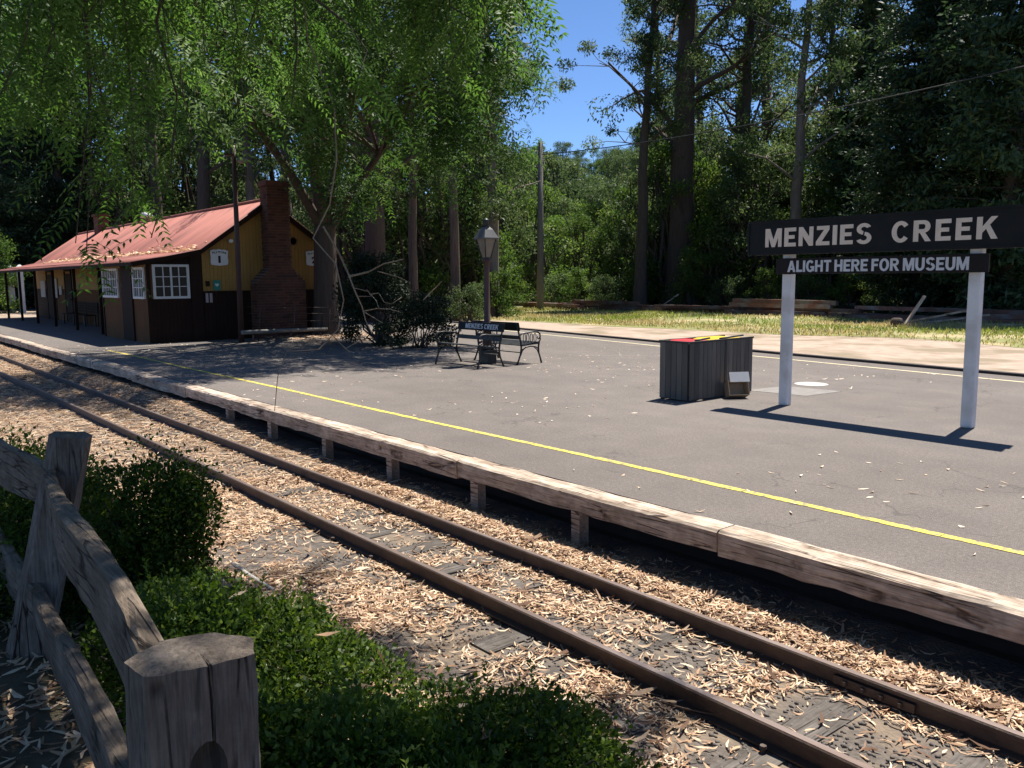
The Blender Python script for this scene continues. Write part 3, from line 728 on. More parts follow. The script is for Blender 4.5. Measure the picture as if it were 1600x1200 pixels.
bkm = bk.mesh('brickwork'); av = bkm.attributes.new('var', 'FLOAT', 'POINT'); av.data.foreach_set('value', np.repeat(np.array(bv, np.float32), 8))
tag(link('brickwork', bkm, M_BRICKV, ch), kind='stuff')
MB().box(CX0 - .03, CX1 + .04, CY - .42, CY + .42, 4.662, 4.735).box(CX0 - .005, CX1 + .015, CY - .385, CY + .385, 4.737, 4.81).build('chimney_cap', M_BRICK, ch)
c2 = bp(MB().box(-44.95, -44.2, 10.95, 11.45, 3.9, 4.92).box(-45.02, -44.13, 10.88, 11.52, 4.922, 5.02), 'small_chimney', M_BRICK)
bp(MB().lathe([(.14, 4.1), (.14, 4.42), (.24, 4.43), (.27, 4.50), (.22, 4.60), (.10, 4.66)], (-37.3, 11.15, 0), 14), 'roof_cowl', mat('galvanised', (.6, .6, .6), (.5, .5, .5), 6, .4, metal=.5))
# long seat against the station wall
st = empty('slatted_bench', (-38.6, 8.6, 0), 'dark slatted long seat against the station wall under the verandah', 'bench')
for k in range(5): MB().box(-2.0, 2.0, -.25 + .09 * k, -.25 + .09 * k + .07, .43, .455).build('seat_slat', M_BROWN, st)
for k in range(4): MB().box(-2.0, 2.0, .22, .245, .52 + .11 * k, .60 + .11 * k).build('back_slat', M_BROWN, st)
for x in (-1.8, 0, 1.8): MB().box(x - .03, x + .03, -.24, -.18, 0, .428).box(x - .03, x + .03, .15, .2, 0, .428).box(x - .03, x + .03, .247, .29, 0, .95).build('leg', M_IRON, st)

# ------------------------------------------------------------------ station name board
sg = empty('station_sign', (-5.27, 10.36, 0), 'black station name board on two white posts', 'sign')
def sgb(mb, name, mt, bevel=0.0): return mb.build(name, mt, sg, (5.27, -10.36, 0), bevel)
for x in (-6.49, -4.06):
    sgb(MB().box(x - .068, x + .068, 10.30, 10.43, 0, 2.50), 'post', mat('white_post', (.78, .77, .75), (.68, .66, .63), 2, .6, .15, 25, c3=(.60, .57, .53), s3=3), .02)
bd = sgb(MB().box(-7.08, -3.46, 10.245, 10.298, 2.085, 2.545), 'name_board', M_BLACKB, .006)
sgb(MB().box(-7.08, -3.46, 10.432, 10.485, 2.085, 2.545), 'name_board', M_BLACKB, .006)
fr = MB(); X0, X1, Z0, Z1 = -7.08, -3.46, 2.085, 2.545
fr.box(X0 - .004, X1 + .004, 10.236, 10.247, Z1 - .028, Z1 + .004).box(X0 - .004, X1 + .004, 10.236, 10.247, Z0 - .004, Z0 + .028).box(X0 - .004, X0 + .028, 10.235, 10.246, Z0 + .03, Z1 - .03).box(X1 - .028, X1 + .004, 10.235, 10.246, Z0 + .03, Z1 - .03)
fr.build('board_frame', M_BLACKB, bd)
lb = sgb(MB().box(-6.63, -3.90, 10.262, 10.298, 1.815, 2.03), 'lower_board', M_BROWNB, .004)
FR = facing(0, -1)
def ring(cx, cy, rx, ry, th, a0, a1, tv=None):
    tv = tv or th; k = max(4, int(abs(a1 - a0) / 12)); A = [math.radians(a0 + (a1 - a0) * i / k) for i in range(k + 1)]
    return [[(cx + rx * math.cos(p), cy + ry * math.sin(p)), (cx + rx * math.cos(q), cy + ry * math.sin(q)), (cx + (rx - th) * math.cos(q), cy + (ry - tv) * math.sin(q)), (cx + (rx - th) * math.cos(p), cy + (ry - tv) * math.sin(p))] for p, q in zip(A[:-1], A[1:])]
def rc(x0, y0, x1, y1): return [(x0, y0), (x1, y0), (x1, y1), (x0, y1)]
S_, B_ = .23, .20
GLY = {'I': (.23, [rc(0, 0, S_, 1)]), 'E': (.66, [rc(0, 0, S_, 1), rc(S_, 1 - B_, .66, 1), rc(S_, .41, .58, .60), rc(S_, 0, .66, B_)]), 'F': (.62, [rc(0, 0, S_, 1), rc(S_, 1 - B_, .62, 1), rc(S_, .40, .56, .59)]),
       'L': (.60, [rc(0, 0, S_, 1), rc(S_, 0, .60, B_)]), 'H': (.78, [rc(0, 0, S_, 1), rc(.55, 0, .78, 1), rc(S_, .40, .55, .60)]), 'T': (.72, [rc(.245, 0, .475, 1 - B_), rc(0, 1 - B_, .72, 1)]),
       'M': (.96, [rc(0, 0, .2, 1), rc(.76, 0, .96, 1), [(.2, 1), (.2, .52), (.39, 0), (.48, 0), (.48, .40), (.27, 1)], [(.76, 1), (.69, 1), (.48, .40), (.48, 0), (.57, 0), (.76, .52)]]),
       'N': (.80, [rc(0, 0, .22, 1), rc(.58, 0, .80, 1), [(.22, 1), (.22, .52), (.58, 0), (.58, .48)]]), 'Z': (.72, [rc(.03, 1 - B_, .70, 1), rc(0, 0, .72, B_), [(0, B_), (.30, B_), (.70, 1 - B_), (.42, 1 - B_)]]),
       'A': (.86, [[(0, 0), (.24, 0), (.55, 1), (.31, 1)], [(.62, 0), (.86, 0), (.55, 1), (.43, .62)], rc(.26, .20, .60, .38)]), 'K': (.84, [rc(0, 0, S_, 1), [(S_, .28), (S_, .56), (.57, 1), (.83, 1)], [(.36, .50), (.51, .66), (.86, 0), (.60, 0)]]),
       'O': (.86, ring(.43, .5, .43, .52, .23, 0, 360, .19)), 'C': (.80, ring(.42, .5, .42, .52, .23, 38, 322, .19)), 'G': (.84, ring(.42, .5, .42, .52, .23, 40, 330, .19) + [rc(.62, .06, .84, .50), rc(.45, .34, .62, .50)]),
       'U': (.78, [rc(0, .36, S_, 1), rc(.55, .36, .78, 1)] + ring(.39, .37, .39, .39, .23, 180, 360, .19)),
       'R': (.78, [rc(0, 0, S_, 1), rc(S_, .82, .44, 1), rc(S_, .40, .44, .58), [(.30, .40), (.52, .42), (.80, 0), (.54, 0)]] + ring(.43, .70, .32, .30, .22, -90, 90, .18)),
       'S': (.76, ring(.38, .735, .36, .285, .22, 22, 262, .18) + ring(.38, .285, .38, .305, .22, 82, -158, .18)), 'P': (.72, [rc(0, 0, S_, 1), rc(S_, .82, .40, 1), rc(S_, .36, .40, .54)] + ring(.40, .68, .32, .32, .22, -90, 90, .18))}
def glyphs(name, body, mt, parent, center, height, width, M, depth=.004, space=.16, word=.45):
    x = 0; items = []
    for chr_ in body:
        if chr_ == ' ': x += word - space; continue
        items.append((x, chr_)); x += GLY[chr_][0] + space
    tot = x - space; b = MB(); k = 0
    for x0_, chr_ in items:
        for poly in GLY[chr_][1]:
            ar = sum(poly[i][0] * poly[(i + 1) % len(poly)][1] - poly[(i + 1) % len(poly)][0] * poly[i][1] for i in range(len(poly)))
            pl_ = poly if ar > 0 else poly[::-1]; d_ = depth + .00012 * (k % 9); k += 1; n = len(pl_)
            q = [Vector(((x0_ + a - tot / 2) * width / tot, (c - .5) * height, 0)) for a, c in pl_]
            V = [Vector(center) + M @ (p + Vector((0, 0, z))) for z in (0, d_) for p in q]
            b.add(V, [tuple(range(n - 1, -1, -1)), tuple(range(n, 2 * n))] + [(i, (i + 1) % n, n + (i + 1) % n, n + i) for i in range(n)])
    return b.build(name, mt, parent)
glyphs('lettering', 'MENZIES', M_CREAMLET, bd, (-6.035, 10.2448, 2.312), .25, 1.52, FR, .006)
glyphs('lettering', 'CREEK', M_CREAMLET, bd, (-4.42, 10.2448, 2.312), .25, 1.20, FR, .006, .20)
glyphs('lettering', 'ALIGHT HERE FOR MUSEUM', M_GREYLET, lb, (-5.28, 10.2618, 1.920), .152, 2.34, FR, .004, .09, .34)

# ------------------------------------------------------------------ bins behind a slatted screen
bn = empty('bin_enclosure', (-7.82, 10.35, 0), 'charcoal slatted enclosure around two wheelie bins', 'bin enclosure')
M_SLAT = mat('charcoal_slat', (0.080, 0.074, 0.064), (0.115, 0.106, 0.092), 5, .75, .3, 20, stretch=(4, 4, .4), rnd=.35)
M_SLATD = mat('dark_frame', (0.028, 0.028, 0.027), (0.04, 0.039, 0.037), 5, .7)
def bnb(mb, name, mt, bevel=0.0): return mb.build(name, mt, bn, (7.82, -10.35, 0), bevel)
x0, x1, y0, y1 = -8.10, -7.54, 9.57, 11.13
for k in range(5):
    a = x0 + .03 + k * .10; bnb(MB().box(a, a + .092, y0, y0 + .016, .02, .845), 'slat', M_SLAT)
for k in range(15):
    a = y0 + .02 + k * .1015
    bnb(MB().box(x1 - .016, x1, a, a + .094, .02, .845), 'slat', M_SLAT)
    bnb(MB().box(x0, x0 + .016, a, a + .094, .02, .845), 'slat', M_SLAT)
bnb(MB().box(x1 - .012, x1 + .006, y0 + .835, y0 + .885, .02, .845), 'corner_post', M_SLATD)
for x in (x0 + .02, x1 - .065):
    for y in (y0 + .02, y1 - .06): bnb(MB().box(x, x + .04, y, y + .04, 0, .84), 'corner_post', M_SLATD)
bnb(MB().box(x0 - .005, x1 + .006, y0 - .006, y0 + .03, .846, .872).box(x1 - .03, x1 + .006, y0 + .031, y1, .846, .872).box(x0 - .005, x0 + .03, y0 + .031, y1, .846, .872), 'top_rail', M_SLATD, .004)
def wheelie(y0_, y1_, col, nm, label, cat):
    e = empty('wheelie_bin', (-7.82, (y0_ + y1_) / 2, 0), label, cat, 'wheelie bins')
    hw = (y1_ - y0_) / 2
    b = MB(); b.add([(-.18, -hw + .06, .04), (.18, -hw + .06, .04), (.18, hw - .06, .04), (-.18, hw - .06, .04), (-.215, -hw + .01, .842), (.215, -hw + .01, .842), (.215, hw - .01, .842), (-.215, hw - .01, .842)], [(3, 2, 1, 0), (0, 1, 5, 4), (1, 2, 6, 5), (2, 3, 7, 6), (3, 0, 4, 7), (4, 5, 6, 7)])
    b.build('body', M_SLATD, e, bevel=.02)
    MB().add([(-.235, -hw, .846), (.235, -hw, .846), (.235, hw, .846), (-.235, hw, .846), (-.19, -hw + .05, .872), (.19, -hw + .05, .872), (.19, hw - .05, .872), (-.19, hw - .05, .872)], [(3, 2, 1, 0), (0, 1, 5, 4), (1, 2, 6, 5), (2, 3, 7, 6), (3, 0, 4, 7), (4, 5, 6, 7)]).build('lid', mat(nm, col, tuple(q * .8 for q in col), 3, .45), e, bevel=.012)
    MB().tube([(.25, -hw + .03, .88), (.25, hw - .03, .90)], .014, 8).build('handle', M_IRON, e)
    for s in (-1, 1): MB().tube([(-.2, s * (hw - .09), .085), (-.2, s * (hw - .05), .085)], .085, 14).build('wheel', M_IRON, e)
wheelie(9.70, 10.10, (.55, .02, .03), 'red_lid', 'wheelie bin with red lid inside the slatted enclosure', 'bin')
wheelie(10.28, 10.92, (.72, .50, .02), 'yellow_lid', 'wheelie bin with yellow lid inside the slatted enclosure', 'bin')
# open cardboard box leaning on its side by the enclosure
M_CARD = mat('cardboard', (.38, .29, .20), (.32, .24, .17), 6, .85)
cb = empty('cardboard_box', (-7.33, 10.42, 0), 'small open cardboard box lying tipped against the enclosure', 'box', rz=math.radians(-32))
R_ = Matrix.Rotation(math.radians(-22), 3, 'Y')
def cbox(c, s): return MB().obox(R_ @ Vector(c) + Vector((0, 0, .135)), s, R_)
cbox((-.09, 0, 0), (.008, .31, .21)).build('bottom_panel', M_CARD, cb)
cbox((0.0, -.152, 0), (.176, .006, .21)).build('side_panel', M_CARD, cb)
cbox((0.0, .152, 0), (.176, .006, .21)).build('side_panel', M_CARD, cb)
cbox((0.0, 0, -.108), (.176, .31, .006)).build('side_panel', M_CARD, cb)
cbox((0.0, 0, .108), (.176, .31, .006)).build('side_panel', M_CARD, cb)
F2 = Matrix.Rotation(math.radians(40), 3, 'Y')
MB().obox(R_ @ Vector((.09, 0, .111)) + Vector((0, 0, .135)) + F2 @ Vector((0, 0, .075)), (.006, .30, .15), F2 @ Matrix.Rotation(math.radians(-40 - 22), 3, 'Y')).build('flap', mat('white_card', (.62, .61, .60), (.55, .54, .52), 5, .8), cb)

# ------------------------------------------------------------------ benches back to back, lamp between
def bench(name, loc, rz, label, letters):
    e = empty(name, loc, label, 'bench', 'iron benches on the platform', rz)
    M_BSLAT = mat('bench_slat', (0.028, 0.030, 0.031), (0.05, 0.052, 0.052), 5, .5, rnd=.1)
    for k, y in enumerate((-.27, -.17, -.07, .03, .12)):
        MB().box(-.76, .76, y, y + .075, .435 - .012 * k, .458 - .012 * k).build('seat_slat', M_BSLAT, e, bevel=.006)
    tb = MB(); Rb = Matrix.Rotation(math.radians(-12), 3, 'X')
    top = MB().obox((0, .295, .795), (1.56, .030, .175), Rb).build('name_plank', M_BLACKB, e, bevel=.006)
    MB().obox((0, .245, .565), (1.52, .025, .085), Rb).build('back_slat', M_BSLAT, e, bevel=.005)
    if letters:
        M = Matrix(((1, 0, 0), (0, 0, -1), (0, 1, 0))); M = Rb @ M
        [glyphs('lettering', wd, mat('silver_letters', (.55, .55, .54), (.5, .5, .49), 6, .5), top, Vector((xw, .295, .795)) + Rb @ Vector((0, -.0153, 0)), .105, ww, M, .004) for wd, xw, ww in (('MENZIES', -.20, .60), ('CREEK', .38, .46))]
    for s in (-1, 1):
        x = s * .73; f = MB()
        arc = lambda pts, r: f.tube([(x, a, c) for a, c in pts], r, 6)
        arc([(-.36, 0), (-.33, .10), (-.285, .22), (-.275, .33), (-.29, .43), (-.30, .47)], [.022, .018, .018, .019, .021, .018])
        arc([(.32, 0), (.27, .10), (.22, .22), (.20, .34), (.21, .45), (.25, .60), (.30, .78), (.325, .88)], [.022, .018, .018, .019, .021, .019, .018, .014])
        arc([(-.30, .425), (-.1, .415), (.1, .40), (.21, .39)], .017)
        arc([(-.28, .30), (-.2, .35), (-.06, .37), (.08, .35), (.19, .30)], .013)
        arc([(-.285, .20), (-.235, .29), (-.13, .365)], .011); arc([(.215, .19), (.17, .29), (.07, .36)], .011)
        arc([(.245, .60), (.19, .64), (.10, .655), (-.02, .66), (-.14, .675), (-.25, .665), (-.32, .62), (-.325, .555), (-.29, .51), (-.25, .53), (-.255, .57)], [.016, .017, .019, .02, .02, .02, .018, .016, .014, .012, .010])
        arc([(-.30, .45), (-.33, .50), (-.325, .56)], .013)
        for y in (-.18, -.08, .02, .11):
            f.tube([(x, y + .035 * math.cos(t), .545 + .095 * math.sin(t)) for t in np.linspace(0, 2 * math.pi, 13)], .008, 5)
        f.build('cast_iron_end', M_IRON, e)
    MB().tube([(-.73, .2, .25), (.73, .2, .25)], .010, 6).build('stretcher', M_IRON, e)
    return e
bench('platform_bench', (-13.92, 10.44, 0), 0.0, 'black iron bench with MENZIES CREEK lettered on its back', True)
bench('platform_bench', (-13.98, 11.48, 0), math.pi, 'black iron bench facing the forest, back to the lettered bench', False)
lm = empty('street_lamp', (-13.98, 10.96, 0), 'old fashioned lantern on a brown post between the benches', 'lamp post')
lm.scale = (.86, .86, 1.0)
M_LPOST = mat('lamp_post_brown', (.075, .040, .032), (.055, .03, .025), 4, .6)
MB().box(-.20, .20, -.13, .13, 0, .30).box(-.15, .15, -.10, .10, .302, .38).build('base', M_IRON, lm, bevel=.015)
MB().lathe([(.105, .38), (.105, .75), (.12, .78), (.08, .82), (.066, 2.0), (.07, 2.12), (.11, 2.14), (.11, 2.18), (.05, 2.22)], (0, 0, 0), 14).build('post', M_LPOST, lm)
ln = MB()
for a in range(4):
    an = math.pi / 4 + a * math.pi / 2; c, s = math.cos(an), math.sin(an)
    ln.tube([(.11 * c, .11 * s, 2.22), (.245 * c, .245 * s, 2.62)], .012, 6)
ln.box(-.085, .085, -.085, .085, 2.20, 2.225)
fr_ = ln.build('lantern_frame', M_IRON, lm)
M_LGLASS = mat('milky_lantern_glass', (.22, .185, .14), (.16, .135, .105), 5, .25, spec=.4)
for a in range(4):
    a0 = math.pi / 4 + a * math.pi / 2; a1 = a0 + math.pi / 2
    P = [(.105 * math.cos(a0), .105 * math.sin(a0), 2.23), (.105 * math.cos(a1), .105 * math.sin(a1), 2.23), (.235 * math.cos(a1), .235 * math.sin(a1), 2.615), (.235 * math.cos(a0), .235 * math.sin(a0), 2.615)]
    g_ = MB().add(P, [(0, 1, 2, 3)]).build('lantern_pane', M_LGLASS, lm); sd = g_.modifiers.new('t', 'SOLIDIFY'); sd.thickness = .006; sd.offset = -1
MB().lathe([(.295, 2.60), (.305, 2.63), (.17, 2.80), (.09, 2.86)], (0, 0, 0), 4, False, math.pi / 4).build('lantern_roof', mat('grey_tin', (.12, .118, .115), (.09, .088, .086), 4, .55), lm)
MB().lathe([(.085, 2.862), (.10, 2.90), (.08, 2.96), (.11, 2.98), (.03, 3.03)], (0, 0, 0), 10).build('finial', M_IRON, lm)

# ------------------------------------------------------------------ pole with lamp by the gable, low rail
pl = empty('lamp_pole', (-23.86, 9.62, 0), 'slender dark pole with a small lamp in front of the gable', 'lamp post')
MB().tube([(-.10, 0, 0), (-.05, 0, 2.7), (-.0, 0, 5.6)], [.085, .075, .06], 10).build('pole', M_LPOST, pl)
MB().box(-.05, .05, -.30, .30, 5.30, 5.36).build('cross_arm', M_LPOST, pl)
MB().lathe([(.05, 5.12), (.17, 5.17), (.15, 5.27), (.06, 5.30)], (0, .24, 0), 10).build('lamp_head', mat('grey_lamp', (.3, .3, .3), (.24, .24, .24), 4, .5), pl)
lr = empty('low_rail', (-23.6, 9.5, 0), 'low grey pipe rail on short legs beside the gable', 'barrier')
MB().tube([(0, 0, .30), (-.35, 1.6, .27), (-.6, 3.0, .24)], .062, 8).build('pipe', mat('pale_pipe', (.20, .185, .165), (.14, .13, .115), 4, .6), lr)
for t in (.12, .55, .92): MB().tube([(-.6 * t, 3.0 * t, 0), (-.6 * t, 3.0 * t, .24)], .035, 8).build('leg', M_LPOST, lr)
wf = empty('wire_fence', (-24.1, 10.2, 0), 'thin rusty wire fence in front of the brick chimney', 'fence')
for y in (0, 1.1, 2.3): MB().tube([(0, y, 0), (.05, y + .08, 1.0)], .018, 6).build('stake', M_RAIL, wf)
for z in (.55, .78, .97): MB().tube([(0, -.3, z + .05), (0.02, .5, z - .03), (.03, 1.2, z), (.03, 2.5, z - .06)], .006, 5).build('wire', M_RAIL, wf)
# ------------------------------------------------------------------ foreground split-rail fence
fp = MB()
def postgeo(ring, z0, z1, lean, hole=None, name='fence_post', parent=None):
    """ring of (x, y); rough-hewn post with a weathered top"""
    n = len(ring); levels = 16; Vv = []; Ff = []
    cx = sum(p[0] for p in ring) / n; cyy = sum(p[1] for p in ring) / n
    for k in range(levels + 1):
        t = k / levels; z = z0 + (z1 - z0) * t
        for (x, y) in ring:
            q = 1 + .10 * (1 - t) + rng.normal(0, .008)
            zt = z + (rng.normal(0, .0016) if k == levels else 0) + ((x - cx) * -.10 if k == levels else 0)
            Vv.append((cx + (x - cx) * q + lean[0] * (t - 1) + rng.normal(0, .0015), cyy + (y - cyy) * q + lean[1] * (t - 1) + rng.normal(0, .0015), zt))
    for k in range(levels):
        for j in range(n): Ff.append((k * n + j, k * n + (j + 1) % n, (k + 1) * n + (j + 1) % n, (k + 1) * n + j))
    c = len(Vv); Vv.append((cx, cyy, z1 + .012))
    for j in range(n): Ff.append((levels * n + j, levels * n + (j + 1) % n, c))
    return MB().add(Vv, Ff)
def ccw(r):
    a = sum(r[i][0] * r[(i + 1) % len(r)][1] - r[(i + 1) % len(r)][0] * r[i][1] for i in range(len(r)))
    return r if a > 0 else r[::-1]
def dense(ring, k):
    out = []
    for i in range(len(ring)):
        a, b = ring[i], ring[(i + 1) % len(ring)]
        out += [(a[0] + (b[0] - a[0]) * t / k, a[1] + (b[1] - a[1]) * t / k) for t in range(k)]
    return out
near_ring = ccw([(-1.541, .371), (-1.470, .388), (-1.447, .466), (-1.4455, .489), (-1.458, .4935), (-1.446, .499), (-1.443, .575), (-1.50, .593), (-1.56, .545), (-1.575, .45)])
fence = empty('split_rail_fence', (-3.0, .6, .1), 'weathered split timber post and rail fence in the foreground', 'fence')
FL = (3.0, -.6, -.1)
M_HOLE = mat('mortise_shadow', (.03, .022, .017), (.02, .015, .012), 8, .95)
# mortise: a real slot cut in the face that looks down the line
ang = [(.035 * math.cos(t), .06 * math.sin(t)) for t in np.linspace(0, 2 * math.pi, 20)[:-1]]
main_rng = rng
for seed_ in range(12):
    rng = np.random.default_rng(500 + seed_)
    raw = postgeo(dense(near_ring, 3), -.05, 1.12, (.02, .0)).mesh('fence_post')
    tmp = bpy.data.objects.new('fence_post', raw); COL.objects.link(tmp)
    tool = bpy.data.objects.new('mortise_tool', MB().prism([(.482 + a_, .905 + c_ * 1.15) for a_, c_ in ang], -1.52, -1.30, axis=0).mesh('mortise_tool')); COL.objects.link(tool)
    bo = tmp.modifiers.new('mortise', 'BOOLEAN'); bo.operation = 'DIFFERENCE'; bo.object = tool; bo.solver = 'EXACT'
    bpy.context.view_layer.update()
    cutm = bpy.data.meshes.new_from_object(tmp.evaluated_get(bpy.context.evaluated_depsgraph_get()))
    bpy.data.objects.remove(tool); bpy.data.objects.remove(tmp)
    zt_ = max(v.co.z for v in cutm.vertices) if len(cutm.vertices) else 0
    if len(cutm.vertices) > len(raw.vertices) and zt_ > 1.1: break
rng = main_rng
cutm.materials.clear()
np_ = link('fence_post', cutm, M_POSTWOOD, fence, FL)
np_['label'] = 'thick near post with weathered cracked top'
far_ring = ccw([(-4.10, .755), (-4.02, .765), (-3.955, .875), (-4.00, .91), (-4.08, .895), (-4.13, .80)])
postgeo(dense(far_ring, 3), -.05, 1.13, (.12, .26)).build('fence_post', M_POSTWOOD, fence, FL)
postgeo(dense([(-6.62, .55), (-6.46, .57), (-6.45, .72), (-6.6, .75)], 3), -.05, 1.08, (0, .05)).build('fence_post', M_POSTWOOD, fence, FL)
def rail(p0, p1, h, t, bow, twist, name='fence_rail', label=None):
    n = 22; P0, P1 = Vector(p0), Vector(p1); d = (P1 - P0); dx = d.normalized(); side = Vector((-dx.y, dx.x, 0)).normalized()
    Vv = []; Ff = []; ph = rng.uniform(0, 6, 4)
    for i in range(n):
        q = i / (n - 1); c = P0 + d * q + Vector((0, 0, bow * math.sin(q * math.pi) + .012 * math.sin(q * 9 + ph[0]))) + side * (.014 * math.sin(q * 6 + ph[1]) + twist * math.sin(q * math.pi))
        hh = h * (1 - .30 * abs(2 * q - 1) ** 3) * (1 + .08 * math.sin(q * 7 + ph[2])); tt = t * (1 - .2 * abs(2 * q - 1) ** 3) * (1 + .12 * math.sin(q * 11 + ph[3]))
        prof = [(-.5, -.5), (.5, -.5), (.53, .1), (.47, .46), (.25, .50), (0, .51), (-.25, .50), (-.48, .47), (-.52, .1)]
        for a, e in prof: Vv.append(c + side * (a * tt + rng.normal(0, .0014)) + Vector((0, 0, e * hh + rng.normal(0, .0022))))
    k = 9
    for i in range(n - 1):
        for j in range(k): Ff.append((i * k + j, (i + 1) * k + j, (i + 1) * k + (j + 1) % k, i * k + (j + 1) % k))
    Ff += [tuple(range(k)), tuple((n - 1) * k + j for j in range(k - 1, -1, -1))]
    return MB().add(Vv, Ff).build(name, M_OLDWOOD, fence, FL)
rail((-4.02, .735, .90), (-1.535, .475, .885), .21, .062, .0, .0)
rail((-6.55, .66, .86), (-4.02, .735, .90), .21, .06, .0, .0)
rail((-4.0, .66, .42), (-1.535, .465, .40), .18, .06, -.02, .02)
rail((-6.55, .62, .42), (-4.0, .66, .42), .18, .06, .0, .0)

# ------------------------------------------------------------------ clipped box hedge between fence and line
M_BOX = leafmat('box_leaf', [(.020, .042, .008), (.045, .088, .014), (.085, .14, .022), (.15, .20, .042)], .4, .5, .22)
M_STEM = mat('dark_stem', (.05, .038, .028), (.035, .026, .02), 8, .9)
def hedge(c, rad, nleaf, label, seed, spiky=0.0):
    g = np.random.default_rng(seed)
    e = empty('hedge_plant', (c[0], c[1], float(gz(c[0], c[1]))), label, 'hedge', 'box plants along the fence')
    c = np.array(c, float); rad = np.array(rad, float)
    # dark woody core keeps the inside closed
    b = MB()
    for i in range(12):
        dv = unit(g.normal(size=3) * [1, 1, .8]); dv[2] = abs(dv[2])
        tip = c + dv * rad * .86
        b.tube([(c[0] + g.normal(0, .05), c[1] + g.normal(0, .05), float(gz(c[0], c[1])) - .02), tuple(c + dv * rad * .45 + g.normal(0, .02, 3)), tuple(tip)], [.012, .008, .003], 5)
    base = e.location
    b.build('stems', M_STEM, e, (-base[0], -base[1], -base[2]))
    lobes = [(c, rad * .8)] + [(c + unit(g.normal(size=3) * [1, 1, .9]) * rad * g.uniform(.45, .75), rad * g.uniform(.28, .5)) for _ in range(14)]
    wts = np.array([float(r_[0] * r_[1] + r_[0] * r_[2]) for _, r_ in lobes]); pick = g.choice(len(lobes), nleaf, p=wts / wts.sum())
    LC = np.array([q[0] for q in lobes])[pick]; LR = np.array([q[1] for q in lobes])[pick]
    D = unit(g.normal(size=(nleaf, 3)))
    lump = 1 + .12 * g.normal(size=nleaf) * (g.random(nleaf) < .3)
    shell = np.where(g.random(nleaf) < .7, 1 - np.abs(g.normal(0, .08, nleaf)), g.uniform(.3, .95, nleaf))
    P = LC + D * LR * (lump * shell)[:, None]
    if spiky:
        sp = g.random(nleaf) < .10; P[sp] += D[sp] * g.uniform(0, spiky, (sp.sum(), 1)) + np.array([0, 0, 1]) * g.uniform(0, spiky, (sp.sum(), 1))
    keep = P[:, 2] > gz(P[:, 0], P[:, 1]) + .01; P = P[keep]; D = D[keep]; n = len(P)
    dirs = D * .6 + g.normal(size=(n, 3)) * .75 + np.array([0, 0, .35])
    Lf = g.uniform(.016, .034, n); V, Q = leafquads(P, dirs, Lf, Lf * .56, g2=g, up_bias=.5, fold=.18)
    var = np.repeat(np.clip(g.normal(.45, .25, n), 0, 1), 4)
    # young shoots standing out of the clipped surface
    m_ = 46; src = g.choice(n, m_); SP, SD, SV = [], [], []
    for i in src:
        if P[i, 2] < c[2]: continue
        ax_ = unit(D[i] * .5 + np.array([0, 0, .9]) + g.normal(0, .3, 3)); L0 = g.uniform(.05, .15); kk = int(L0 / .006)
        t_ = np.linspace(0, 1, kk); an = g.uniform(0, 6.28) + np.arange(kk) * 2.4
        SP.append(P[i] + ax_ * (t_ * L0)[:, None]); SD.append(np.stack([np.cos(an), np.sin(an), .5 + 0 * an], -1) + ax_ * .5); SV.append(np.full(kk, g.uniform(.55, 1)))
    SP, SD, SV = np.concatenate(SP), np.concatenate(SD), np.concatenate(SV)
    V2, Q2 = leafquads(SP, SD, g.uniform(.016, .028, len(SP)), .012, g2=g, up_bias=.5, fold=.18)
    V = np.concatenate([V, V2]); Q = np.concatenate([Q, Q2 + n * 4]); var = np.concatenate([var, np.repeat(SV, 4)])
    link('foliage', quadmesh('foliage', V, Q, var), M_BOX, e, (-base[0], -base[1], -base[2]))
    return e
hedge((-4.52, 1.18, .40), (.50, .46, .58), 42000, 'tall box bush behind the leaning fence post', 31, .13)
hedge((-5.75, .98, .36), (.60, .46, .54), 27000, 'box bush at the far end of the fence', 32, .05)
hedge((-7.1, .75, .32), (.75, .60, .5), 12150, 'low box bush half hidden beyond the far fence rail', 36, .05)
hedge((-3.25, 1.32, .16), (.66, .50, .34), 35100, 'low sunlit box plant in the middle of the hedge', 33, .02)
hedge((-2.08, 1.72, .0), (.64, .52, .37), 35100, 'low shaded box plant at the end of the hedge near the rails', 34, .03)
hedge((-1.75, 1.15, .06), (.62, .5, .40), 32400, 'dark box plant behind the thick near fence post', 35, .03)
hedge((-2.75, .98, .12), (.55, .36, .34), 21600, 'box plant tucked under the fence rails', 37, .03)
hedge((-2.28, 1.28, .08), (.50, .42, .36), 26000, 'dark box plant filling the hedge between the sunlit and the end plant', 40, .03)
hedge((-3.45, 1.0, .18), (.6, .42, .42), 24000, 'dim box plant seen between the two fence rails', 38, .04)
hedge((-4.9, .55, .15), (.6, .4, .5), 16000, 'dim box plant beyond the leaning fence post', 39, .04)
def bankz(X, Y): return gz(X, Y)
litter('bank_litter', 14000, (-9, .5), (-.8, 1.9), lambda X, Y: .25 + .6 * (vnoise(X, Y, 1.2, 5) > .4), (.06, .12), (.010, .020), 2, lambda X, Y, n: .005 + .02 * rng.random(n), M_LITTER, 'brown leaves on the bank under the hedge and fence')
